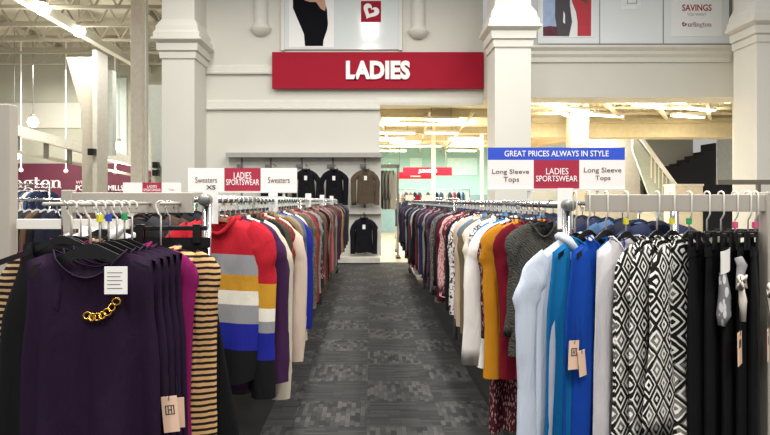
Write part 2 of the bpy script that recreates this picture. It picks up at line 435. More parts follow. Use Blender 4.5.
flat_poly('printed_dress', [(577.5, 36), (591, 36), (591.5, -30), (570, -30), (572, 2), (576, 12), (577.5, 22)], plain('poster_red', 'c23a45', .5), t, yy - .005)
flat_poly('printed_hand', [(581, 0), (587, 4), (589, -2), (584, -6)], plain('poster_skin2', '7a4a3a', .5), t, yy - .0095)
flat_poly('pale_card', [(621, 9), (641, 9), (641, -30), (621, -30)], plain('poster_white3', 'f6f9f9', .5), t, yy)
mb = MB()
for a, b, c, d in ((627, -5, 628, 4), (636, -5, 637, 4), (627, 3, 637, 4)):
    mb.prism(poly_px([(a, d), (c, d), (c, b), (a, b)], yy), yy - .008, yy - .004)
part('square_mark', mb, plain('pale_grey_ink', 'c0c8ca', .5), t)
flat_poly('savings_card', [(671, 36.5), (722, 36.5), (722, -30), (671, -30)], plain('poster_white4', 'fbfcfc', .5, noise=.01), t, yy)
lettering('SAVINGS', PX(682, yy), PX(711.5, yy), PZ(11, yy), PZ(4.5, yy), yy - .0045, t, bold=.02, m=SIGNR)
lettering('YOU WANT', PX(687, yy), PX(706, yy), PZ(16, yy), PZ(13, yy), yy - .0045, t, m=plain('mid_grey_ink', '9a9a9a', .6))
heart_mark(PX(684, yy), PZ(24.5, yy), .062, plain('maroon_ink', '6d1f35', .6), t, yy - .0045)
serif_word('urlington', PX(687.5, yy), PX(711.5, yy), PZ(26.6, yy), PZ(23.6, yy) - PZ(26.6, yy), yy - .0045, plain('rose_ink', '9a6570', .6), t, .004)
# small pane returning to the right pillar
struct('wall_right', MB().box(PX(731.3, YP), 8.9, YL + .1, YL + .3, PZ(46, YL) , 7.5), plain('pale_green_wall', 'c6cfc4', .7))

# big sign
t = thing('department_sign', 'long red wall sign with white letters LADIES', 'sign', (0, 0, 0))
ys = WD - .16
part('board', MB().box(PX(272, ys), PX(483.5, ys), ys, WD - .105, PZ(88.7, ys), PZ(52, ys)), SIGNR, t, bevel=.006)
lettering('LADIES', PX(346, ys), PX(410, ys), PZ(79.7, ys), PZ(61, ys), ys - .001, t, bold=.05, depth=.05, spacing=1.03)

# ---------------------------------------------------------------- left hall beyond the pillar
FARL = 26
struct('wall_far', MB().box(-22, -5.2, FARL, FARL + .3, 0, 9), plain('grey_block_wall', 'a9a899', .8, noise=.06, scale=.8))
struct('ceiling', MB().box(-22, -5.0, 14, FARL, 8.0, 8.15), CEILM)
t = thing('wall_band_sign', 'long burgundy wall band with white Burlington lettering in the far hall', 'sign', (0, 0, 0))
yb = FARL - .12
part('board', MB().box(-18.5, PX(152, yb), yb, FARL - .002, PZ(208, yb), PZ(163.5, yb)), BURG, t)
serif_word('Burlington', PX(-26, yb), PX(62, yb), PZ(188, yb), PZ(180, yb) - PZ(188, yb), yb - .002, LETW, t)
lettering('WELCOME TO', PX(76, yb), PX(107, yb), PZ(184, yb), PZ(180.6, yb), yb - .002, t, depth=.02, m=plain('pinkish_white', 'd8b9c0', .6))
lettering('POTOMAC MILLS', PX(76, yb), PX(123.5, yb), PZ(190.5, yb), PZ(185.3, yb), yb - .002, t, bold=.01, depth=.02)
# pale clerestory panel under the deck
struct('window_1', MB().box(PX(-30, FARL), PX(82, FARL), FARL - .06, FARL - .002, PZ(128, FARL), PZ(103, FARL)), emit('lit_clerestory', 'bdbbaf', .12))
struct('window_2', MB().box(PX(106, FARL), PX(127, FARL), FARL - .06, FARL - .002, PZ(158, FARL), PZ(78, FARL)), plain('pale_teal_pane', 'c5d2cb', .3))
# flared steel frame column
struct('column_flared', MB().prism([(PX(82, 20), 0), (PX(99, 20), 0), (PX(99, 20), PZ(57, 20)), (PX(66, 20), PZ(57, 20)), (PX(82, 20), PZ(113, 20))], 20, 20.35), plain('pale_steel_paint', 'a8a294', .7))
struct('column_flange', MB().box(PX(96, 19.95), PX(100.5, 19.95), 19.7, 20.5, 0, PZ(52, 19.95)), plain('flange_paint', 'bdbaae', .6))
struct('wall_panel', MB().box(PX(100.5, 21), PX(112.5, 21), 21, 21.3, PZ(155, 21), PZ(70, 21)), plain('pale_cool_panel', 'b4bab3', .7))
struct('column_left', MB().box(PX(130.5, 17), PX(142, 17), 17, 17.34, 0, 8), plain('cream_column_paint', 'e8e1d2', .7), bevel=.01)
struct('column_round', MB().tube([(PX(144, 16.6), 16.8, 0), (PX(144, 16.6), 16.8, 8)], .045, 10), FIXW)
struct('column_back', MB().prism([(PX(152, 22), 0), (PX(163, 22), 0), (PX(163, 22), PZ(85, 22)), (PX(143, 22), PZ(85, 22)), (PX(151, 22), PZ(140, 22))], 22, 22.3), plain('pale_cool_panel', 'b4bab3', .7))
# roof beams and open web joists
t = MB(); t.bar((-9.6, 15.2, 7.1), (-9.6, FARL, 7.1), .25, .3); struct('ceiling_beam', t, plain('white_steel_paint', 'dcd9cd', .6))
for k, yj in enumerate((15.8, 17.6, 19.4, 21.2, 23.0, 24.8)):
    t = MB(); t.bar((-20, yj, 7.75), (-5.2, yj, 7.75), .1, .1); t.bar((-20, yj, 7.15), (-5.2, yj, 7.15), .09, .09)
    xx = -20
    while xx < -5.4:
        t.bar((xx, yj, 7.15), (xx + .35, yj, 7.75), .05, .05); t.bar((xx + .35, yj, 7.75), (xx + .7, yj, 7.15), .05, .05); xx += .7
    struct('ceiling_joist', t, plain('joist_paint', 'a8a292', .7))
for k, xj in enumerate((-18, -15.5, -13, -7.6)):
    t = MB(); t.bar((xj, 15, 7.9), (xj, FARL, 7.9), .12, .16); struct('ceiling_purlin', t, plain('joist_paint', 'a8a292', .7))
# sloping soffit beam with conduit
a, b = P(-20, 121, 19.5), P(163, 170, 27 - 1.2)
t = MB(); t.bar(a, b, .3, .34); struct('beam_soffit', t, plain('white_steel_paint', 'dcd9cd', .6))
t = MB(); t.bar((a[0], a[1], a[2] - .75), (b[0] - .3, b[1] - .2, b[2] - .42), .12, .1); struct('beam_conduit', t, plain('joist_paint', 'a8a292', .7))
for q in (.16, .3, .42, .55):
    c = Vector(a).lerp(Vector(b), q)
    o = tag(part('conduit_bracket', MB().bar((c.x, c.y, c.z - .7), (c.x, c.y, c.z - .17), .09, .2), plain('dark_bracket', '6b675e', .6), None),
            'small grey bracket hanging under the sloping white beam in the far hall', 'bracket', 'brackets under the sloping beam')
for q, (px, yt) in enumerate(((21, 170), (66, 171), (115, 172))):
    x, yy_, z = P(px, yt, 24)
    o = thing('ceiling_drop', 'thin white ceiling drop ending in a small ball before the burgundy band', 'cord', (x, yy_, z), 0, 'white ceiling drops in the far hall')
    part('hang_cord', MB().tube([(0, 0, 0), (0, 0, 8 - z)], .025, 6), LETW, o); part('ball', MB().lathe([(.001, -.09), (.07, -.06), (.09, 0), (.06, .07), (.001, .09)], (0, 0, 0), 10), LETW, o, True)
# wall speakers on the columns
for px, py, d, lab in ((92, 152, 19.6, 'small black loudspeaker on the flared column'), (156, 165, 21.8, 'upper small black loudspeaker beside the left pillar'), (156, 173, 21.8, 'lower small black loudspeaker beside the left pillar')):
    x, y_, z = P(px, py, d); o = thing('wall_speaker', lab, 'speaker', (x, y_, z))
    part('cabinet', MB().box(-.11, .11, -.1, .1, -.11, .11), BLACKP, o, bevel=.015); part('bracket_mount', MB().box(-.03, .03, .1, .2, -.02, .02), STEEL, o)
BULB = emit('lamp_glow', 'fff6e0', 14)
for px, py, d, r, lab in ((43, 9, 17.2, .2, 'bright round hanging lamp topmost at the far left ceiling'), (79, 31, 19.5, .2, 'bright round hanging lamp below the beam, second from the upper left corner'),
                    (33, 122, 23, .2, 'bright round lamp before the lit clerestory panel'), (14.5, 155, 23, .2, 'bright round lamp just above the Burlington lettering'), (119, 146, 24, .19, 'bright round lamp between the flared column and the cream column')):
    x, y_, z = P(px, py, d); o = thing('high_bay_lamp', lab, 'lamp', (x, y_, z))
    part('globe', MB().lathe([(.001, -r), (r * .7, -r * .75), (r, -.02), (r * .8, r * .6), (r * .4, r * .9)], (0, 0, 0), 14), BULB, o, True)
    pl = bpy.data.lights.new('lamp_bulb', 'POINT'); pl.energy = 120; pl.shadow_soft_size = .2; pl.color = (1, .96, .86)
    po = bpy.data.objects.new('lamp_bulb', pl); COL.objects.link(po); po.location = (x, y_ - .1, z - r - .6)
    part('cap', MB().lathe([(r * .45, r * .85), (r * .4, r * 1.5), (.02, r * 1.6)], (0, 0, 0), 12), plain('lamp_cap', '8a8678', .5), o, True)
    part('hang_rod', MB().tube([(0, 0, r * 1.5), (0, 0, 8 - z)], .012, 6), STEEL, o)

# ---------------------------------------------------------------- room beyond the first opening (juniors)
D1 = 28
struct('wall_juniors', MB().box(-2.5, 6.2, D1, D1 + .2, 0, 4.2), plain('aqua_wall', '9cc9c9', .7, noise=.03, scale=1))
def slab(poly, z0, z1):
    n = len(poly); m = MB()
    return m.add([(x, y, z0) for x, y in poly] + [(x, y, z1) for x, y in poly], [tuple(reversed(range(n))), tuple(range(n, 2 * n))] + [(i, (i + 1) % n, n + (i + 1) % n, n + i) for i in range(n)])
struct('ceiling_juniors', slab([(-2.5, WD + .36), (3.45, WD + .36), (6.5, D1), (-2.5, D1)], 3.95, 4.1), plain('warm_ceiling', 'e0d6bd', .8, noise=.03))
struct('wall_soffit_step', slab([(3.45, WD + .36), (3.5, WD + .36), (6.55, D1), (6.5, D1)], 3.95, 4.65), plain('warm_ceiling', 'e0d6bd', .8, noise=.03))
struct('wall_juniors_left', MB().box(-2.5, -2.3, WD + .36, D1, 0, 3.95), WALL)
for k, px in enumerate((410, 447)):
    struct('window_%d' % (k + 3), MB().box(PX(px, D1), PX(px + (12 if k == 0 else 30), D1), D1 - .05, D1 - .002, PZ(175, D1), PZ(158, D1)), plain('pale_aqua_pane', 'b9dede', .3))
struct('baseboard_juniors', MB().box(-2.3, 6.2, D1 - .06, D1 - .002, 0, 1.75), plain('blue_grey_dado', '7f9fa8', .7))
STRIP = emit('tube_glow', 'fff0cf', 9)
JP = plain('warm_joist', 'c9bd9c', .7)
for k, yj in enumerate((16.2, 18.0, 20.2, 22.6, 25.2)):
    t = MB(); t.bar((-2.3, yj, 3.84), (yj * .229, yj, 3.84), .16, .22); struct('beam_juniors', t, JP)
for k, xj in enumerate((.2, 1.5, 2.6, 4.0)):
    t = MB(); t.bar((xj, 15, 3.72), (xj + .8, D1, 3.72), .06, .06); struct('conduit_beam', t, plain('warm_joist', 'c9bd9c', .7))
def strip_light(label, x, y, z, w, group, zc, rz=0):
    o = thing('strip_light', label, 'ceiling light', (x, y, z), rz, group)
    part('housing', MB().box(-w / 2, w / 2, -.12, .12, .03, .1), FIXW, o); part('tube', MB().box(-w / 2 + .03, w / 2 - .03, -.1, .1, 0, .03), STRIP, o)
    part('hang_rod', MB().tube([(-w * .3, 0, .1), (-w * .3, 0, zc - z)], .012, 6), STEEL, o); part('hang_rod', MB().tube([(w * .3, 0, .1), (w * .3, 0, zc - z)], .012, 6), STEEL, o)
for x, y_, w in ((1.35, 16.9, 1.1), (1.9, 16.0, .9), (.85, 19.2, 1.2), (2.3, 19.2, 1.1), (.6, 21.4, 1.2), (3.4, 21.4, 1.2), (.5, 23.8, 1.2), (2.3, 23.8, 1.1), (4.0, 26.2, 1.3), (1.0, 26.2, 1.2)):
    strip_light('glowing strip light under the warm ceiling of the juniors room', x, y_, 3.62, w, 'strip lights in the juniors room', 3.95, .15)
t = thing('department_sign', 'hanging red sign with white letters JUNIORS in the room behind', 'sign', (0, 0, 0)); ys = 22
part('board', MB().box(PX(403, ys), PX(452, ys), ys, ys + .08, PZ(175.5, ys), PZ(167.3, ys)), SIGNR, t)
lettering('JUNIORS', PX(418.5, ys), PX(437, ys), PZ(173.5, ys), PZ(169.3, ys), ys - .002, t, bold=.03, depth=.02)
part('hang_rod', MB().tube([(PX(446, ys), ys + .04, PZ(167.3, ys)), (PX(446, ys), ys + .04, 3.95)], .012, 6), STEEL, t)
t = thing('department_sign', 'small red sign with tiny white letters below the JUNIORS sign', 'sign', (0, 0, 0)); ys = 22.9
part('board', MB().box(PX(398, ys), PX(436, ys), ys, ys + .06, PZ(178.8, ys), PZ(172, ys)), SIGNR, t)
lettering('DRESSES', PX(410.5, ys), PX(420.5, ys), PZ(177, ys), PZ(175.3, ys), ys - .002, t, bold=.02, depth=.02)
part('hang_rod', MB().tube([(PX(399.5, ys), ys + .03, PZ(172, ys)), (PX(399.5, ys), ys + .03, 3.95)], .012, 6), STEEL, t)
struct('column_juniors', MB().tube([(PX(433.5, 20), 20, 0), (PX(433.5, 20), 20, 3.95)], .065, 12), plain('cream_white_paint', 'eee6cf', .6))
struct('column_juniors_right', MB().tube([(PX(482, 21), 21, 0), (PX(482, 21), 21, 3.95)], .06, 12), plain('cream_white_paint', 'eee6cf', .6))

# ---------------------------------------------------------------- room beyond the second opening (stairs)
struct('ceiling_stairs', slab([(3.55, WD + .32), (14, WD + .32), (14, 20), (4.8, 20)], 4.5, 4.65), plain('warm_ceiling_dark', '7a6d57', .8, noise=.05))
struct('beam_stairs', MB().box(4.75, 14, 19.6, 20.4, PZ(137, 19.6), 4.75), plain('warm_bulkhead', 'd9cca8', .7))
struct('trim_5', MB().box(4.7, 14, 19.45, 19.6, PZ(123, 19.5), PZ(118, 19.5)), plain('warm_bulkhead2', 'cdbf9a', .7))
struct('wall_stairs', MB().box(6.3, 14, 26, 26.2, 0, 5), plain('grey_stair_wall', 'a3a297', .7, noise=.03))
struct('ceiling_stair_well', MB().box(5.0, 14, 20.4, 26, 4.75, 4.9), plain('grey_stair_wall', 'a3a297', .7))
struct('column_stairs', MB().box(PX(571, 18.5), PX(589, 18.5), 18.5, 19, 0, 4.75), plain('cream_column_warm', 'b3aa94', .6), bevel=.01)
DECK = plain('dark_deck_slot', '4e4232', .8)
for k, yj in enumerate((15.6, 16.6, 17.6, 18.7)):
    t = MB(); x0_ = yj * .236; t.bar((x0_, yj, 4.2), (13, yj, 4.2), .07, .07); t.bar((x0_, yj, 4.46), (13, yj, 4.46), .07, .07)
    xx = x0_ + .1
    while xx < 12.8: t.bar((xx, yj, 4.2), (xx + .16, yj, 4.46), .03, .03); t.bar((xx + .16, yj, 4.46), (xx + .32, yj, 4.2), .03, .03); xx += .32
    struct('ceiling_joist', t, plain('warm_joist', 'c9bd9c', .7))
for k, xj in enumerate((4.0, 5.6, 7.0, 8.4, 9.8)):
    t = MB(); t.bar((xj, 15, 4.12), (xj + 2.6, 19.4, 4.12), .09, .08); struct('conduit_beam', t, plain('warm_cream_steel', 'dccfab', .6))
for px, y_, w, rz in ((548, 15.7, 1.0, .6), (572, 17.3, 1.2, .5), (628, 15.6, 1.1, .6), (650, 16.7, 1.3, .5), (672, 15.8, 1.1, .6), (700, 17.2, 1.2, .5), (722, 15.7, 1.0, .6), (606, 18.5, 1.3, .4), (688, 18.7, 1.3, .4)):
    x = PX(px, y_)
    strip_light('glowing strip light under the deck ceiling beyond the wide opening', x, y_, 4.08, w, 'strip lights beyond the wide opening', 4.5, rz)
# stairs: two flights
BLKW = plain('black_stair_side', '17151a', .7)
t = thing('staircase', 'dark staircase with stepped black side rising to the right at the back', 'stairs', (0, 0, 0)); d = 24.6
st = [(PX(655, d), 0), (PX(740, d), 0), (PX(740, d), PZ(143, d)), (PX(718, d), PZ(143, d)), (PX(714, d), PZ(143, d)), (PX(714, d), PZ(151, d)), (PX(706, d), PZ(151, d)), (PX(706, d), PZ(155, d)), (PX(697, d), PZ(155, d)), (PX(697, d), PZ(159, d)), (PX(689, d), PZ(159, d)), (PX(689, d), PZ(163, d)), (PX(681, d), PZ(163, d)), (PX(681, d), PZ(166, d)), (PX(655, d), PZ(166, d))]
part('step_side', MB().prism(st, d, d + 1.0), BLKW, t)
t = thing('staircase', 'pale staircase with white balusters running down to the right', 'stairs', (0, 0, 0)); d = 22
part('stringer', MB().prism([(PX(633, d), PZ(150, d)), (PX(661, d), 0.5), (PX(684, d), 0.5), (PX(684, d), PZ(200, d)), (PX(638, d), PZ(141, d)), (PX(633, d), PZ(137, d))], d, d + .12), plain('pale_teal_stringer', 'b3bdb6', .6), t)
part('handrail', MB().bar((PX(638, d), d - .1, PZ(136, d)), (PX(687, d), d - .1, PZ(203, d)), .1, .12), LETW, t)
for k in range(9):
    q = k / 8; x = PX(650 + 30 * q, d)
    za = PZ(136 + (650 + 30 * q - 638) / 49 * 67, d)
    part('baluster', MB().tube([(x, d - .1, za - .95), (x, d - .1, za)], .02, 6), plain('cream_white_paint', 'eee6cf', .6), t)
part('lower_wall', MB().box(PX(640, d), PX(684, d), d + .13, d + .2, 0, PZ(205, d)), WALL, t)
t = thing('service_counter', 'plain cream service counter below the dark stairs', 'counter', (0, 0, 0)); d = 20.9
part('body', MB().box(PX(675, d), PX(703, d), d, d + .8, 0, PZ(186, d)), plain('cream_laminate', 'd3cbb8', .6), t, bevel=.01)
part('top', MB().box(PX(674.5, d), PX(703.5, d), d - .03, d + .83, PZ(186, d), PZ(184, d)), FIXW, t)
struct('window_6', MB().box(PX(717, 23), PX(733, 23), 23, 23.05, PZ(184, 23), PZ(137, 23)), plain('grey_glass_screen', 'b9bdb8', .2))
struct('wall_soffit', MB().prism([(PX(500, 21), PZ(152, 21)), (PX(575, 21), PZ(140, 21)), (PX(575, 21), PZ(121, 21)), (PX(500, 21), PZ(121, 21))], 21, 22), plain('warm_soffit', 'bda988', .7))
struct('wall_under_stairs', MB().box(PX(589, 23.5), PX(640, 23.5), 23.5, 23.7, 0, PZ(137, 23.5)), plain('taupe_wall', 'aba596', .7))
# tall steel rail before the right pillar
t = thing('guard_rail', 'grey steel rail on a post before the right pillar', 'rail', (0, 0, 0)); d = 11.5
part('top_rail', MB().box(PX(718, d), PX(812, d), d, d + .07, PZ(184.5, d), PZ(179.8, d)), plain('warm_grey_steel', '7d766c', .4, .3), t)
for px in (757.5, 806): part('post', MB().box(PX(px, d), PX(px + 3.5, d), d, d + .06, 0, PZ(184.5, d)), plain('warm_grey_steel', '7d766c', .4, .3), t)

# ================================================================== GARMENTS
def g_noise(a, b, c): return mnoise.noise(Vector((a, b, c * 3.1)))
class G:
    """one garment's measures; local frame: x width, -y front, z up, 0 at the rod"""
    def __init__(s, **k):
        s.sw = .175; s.nw = .07; s.zn = -.085; s.slope = .36; s.L = .66; s.wc = .205; s.wh = .215; s.th = .035
        s.dipf = .07; s.dipb = .02; s.amp = .012; s.nf = 5; s.ph = R.random() * 6.28; s.arm = 0; s.lean = R.uniform(-.02, .02)
        for a, b in k.items(): setattr(s, a, b)
        s.zs = s.zn - s.slope * (s.sw - s.nw)
    def W(s, t):
        if t < .3:
            q = t / .3; q = q * q * (3 - 2 * q); return s.sw + (s.wc - s.sw) * q - s.arm * math.sin(PI * min(1, t / .3))
        q = (t - .3) / .7; return s.wc + (s.wh - s.wc) * q
    def top(s, x, side):
        a = abs(x)
        if a < s.nw: return s.zn - (s.dipf if side < 0 else s.dipb) * (1 - (a / s.nw) ** 2)
        return s.zn - s.slope * (a - s.nw)
    def pt(s, u, t, side, push=0):
        x0 = u * s.sw; zt = s.top(x0, side)
        z = zt * (1 - t) + (s.zn - s.L) * t
        x = u * s.W(t)
        a = abs(u); prof = math.sqrt(max(0, 1 - a ** 2.6))
        rise = min(1, (t / .14)) ** .7
        open_ = .032 if abs(x0) < s.nw * .99 else 0
        T = max(s.th * prof * (.12 + .88 * rise) if t > 0 else 0, open_ * (1 - rise) * (1 - (abs(x0) / s.nw) ** 10 if open_ else 0))
        f = s.amp * (t ** .8) * (math.sin(u * s.nf + s.ph + t * 1.3) + .5 * math.sin(u * s.nf * 2.1 + s.ph * 2.3 - t))
        f += g_noise(u * 2.6 + s.ph * 7, t * 2.4, s.ph) * s.amp * 1.3 * t ** .6
        edge = 1 - a ** 6 * .6
        return (x + s.lean * t, side * (T + push) + f * edge, z - .012 * t * math.sin(u * 4 + s.ph))
def us(n): return [math.sin(PI / 2 * (2 * i / n - 1)) * .5 + .5 * (2 * i / n - 1) for i in range(n + 1)]
def torso_mb(g, n=18, m=12):
    U = us(n); vs = []; idx = {}
    for j in range(m + 1):
        t = (j / m) ** 1.25
        for side in (-1, 1):
            for i, u in enumerate(U):
                seam = i in (0, n) or (j == 0 and abs(u * g.sw) >= g.nw)
                if side == 1 and seam: idx[(j, 1, i)] = idx[(j, -1, i)]; continue
                idx[(j, side, i)] = len(vs); vs.append(g.pt(u, t, side))
    fs = []
    for j in range(m):
        for i in range(n):
            fs.append((idx[(j, -1, i)], idx[(j + 1, -1, i)], idx[(j + 1, -1, i + 1)], idx[(j, -1, i + 1)]))
            q = (idx[(j, 1, i)], idx[(j, 1, i + 1)], idx[(j + 1, 1, i + 1)], idx[(j + 1, 1, i)])
            fs.append(q)
    return MB().add(vs, fs)
def sleeve_mb(g, s, Ls, r0=.078, r1=.046, ty=.04, out=.045, swing=0, rings=16, n=14, flare=0, seed=0):
    rr = random.Random(seed); ph = rr.random() * 6
    S = [(g.sw - .055, g.zs - .045), (g.sw + .0, g.zs - .075), (g.sw + out * .8, g.zs - .15), (g.sw + out, g.zs - .28), (g.sw + out * .9, g.zs - .1 - Ls)]
    if Ls < .3: S = [(g.sw - .055, g.zs - .045), (g.sw + .0, g.zs - .075), (g.sw + out, g.zs - .07 - Ls * .5), (g.sw + out * 1.3, g.zs - .07 - Ls)]
    pts = []
    for j in range(rings + 1):
        q = j / rings * (len(S) - 1); i = min(int(q), len(S) - 2); f = q - i
        p = [S[max(i - 1, 0)], S[i], S[i + 1], S[min(i + 2, len(S) - 1)]]
        c = [.5 * (2 * p[1][k] + (p[2][k] - p[0][k]) * f + (2 * p[0][k] - 5 * p[1][k] + 4 * p[2][k] - p[3][k]) * f * f + (3 * p[1][k] - p[0][k] - 3 * p[2][k] + p[3][k]) * f ** 3) for k in (0, 1)]
        pts.append(c)
    vs = []
    for j, (x, z) in enumerate(pts):
        q = j / rings
        a = pts[min(j + 1, rings)]; b = pts[max(j - 1, 0)]; tx, tz = a[0] - b[0], a[1] - b[1]; l = math.hypot(tx, tz); tx /= l; tz /= l
        nx, nz = -tz, tx
        w = r0 + (r1 - r0) * min(1, q * 1.1) + (flare * max(0, q - .7) / .3); y_ = ty * (.55 + .45 * min(1, q * 3)) * (1 - .25 * q)
        for k in range(n):
            A = 2 * PI * k / n
            wr = 1 + .1 * math.sin(A * 3 + ph + q * 5) * min(1, q * 2) + .05 * math.sin(q * 26 + ph) + .32 * min(1, q * 3) * g_noise(math.cos(A) * 1.3 + ph * 5, q * 5.5, math.sin(A) * .4 + ph)
            vs.append((s * (x + nx * w * math.cos(A) * wr), math.sin(A) * y_ * wr + swing * q * q, z + nz * w * math.cos(A)))
    fs = []
    for j in range(rings):
        for k in range(n):
            l = (k + 1) % n; f = (j * n + k, j * n + l, (j + 1) * n + l, (j + 1) * n + k)
            fs.append(f if s < 0 else tuple(reversed(f)))
    # turned-in cuff
    b = rings * n; cx = sum(vs[b + k][0] for k in range(n)) / n; cy = sum(vs[b + k][1] for k in range(n)) / n; cz = vs[b][2]
    for k in range(n):
        v = vs[b + k]; vs.append((cx + (v[0] - cx) * .75, cy + (v[1] - cy) * .75, v[2] + .02))
    for k in range(n):
        l = (k + 1) % n; fs.append((b + k, b + l, b + n + l, b + n + k))
    return MB().add(vs, fs), pts
def neckband_mb(g, r=.011, n=12):
    pts = []
    for i in range(n + 1):
        x = g.nw * (-1 + 2 * i / n); p = g.pt(x / g.sw, 0, -1); pts.append((p[0], p[1] - .002, p[2] + .004))
    for i in range(1, n):
        x = g.nw * (1 - 2 * i / n); p = g.pt(x / g.sw, 0, 1); pts.append((p[0], p[1] + .002, p[2] + .006))
    return MB().tube(pts, r, 6, closed=True)
def strip_on(g, x0, x1, t0, t1, push=.004, n=14, side=-1, th=.003):
    rows = []
    for j in range(n + 1):
        t = t0 + (t1 - t0) * j / n; w = g.W(t)
        a = x0(t) if callable(x0) else x0; b = x1(t) if callable(x1) else x1
        rows.append([g.pt((a + (b - a) * k / 3) / w, t, side, push + (th if k in (1, 2) else 0)) for k in range(4)])
    return MB().grid(rows)
def lapels(g, root, m):
    for s in (-1, 1):
        mb = strip_on(g, lambda t: s * .006 + s * .062 * max(0, 1 - t / .42), lambda t: s * .012 + s * (.062 * max(0, 1 - t / .42) + .075 * max(0, math.sin(PI * min(1, (t + .06) / .47))) ** .8), .012, .42, .007, 12, -1, .005)
        part('lapel', mb, m, root, True)
def price_tag(root, x, y, z, rz=0, w=.055, h=.11, mark=True, stringlen=.07):
    mb = MB().box(-w / 2, w / 2, -.0012, .0012, -h, 0)
    Mx = Matrix.Translation((x, y, z)) @ Matrix.Rotation(rz, 4, 'Z') @ Matrix.Rotation(R.uniform(-.12, .12), 4, 'Y')
    def tr(m): m.v = [tuple(Mx @ Vector(v)) for v in m.v]; return m
    o = part('price_tag', tr(mb), CARD, root, label='peach paper price tag')
    part('tag_string', tr(MB().tube([(0, -.003, -.012), (.004, -.004, stringlen * .5), (.002, .004, stringlen)], .0012, 5)), BLACKP, o)
    if mark:
        k = MB(); a = .013
        for q in (-1, 1): k.box(q * a - .0016, q * a + .0016, -.0022, -.0013, -.058, -.028)
        k.box(-a, a, -.0022, -.0013, -.0305, -.028); k.box(-a, a, -.0022, -.0013, -.058, -.0555)
        k.box(-.0065, -.0035, -.0022, -.0013, -.054, -.032); k.box(.0035, .0065, -.0022, -.0013, -.054, -.032); k.box(-.0035, .0035, -.0022, -.0013, -.0445, -.0415)
        part('tag_mark', tr(k), INK, o)

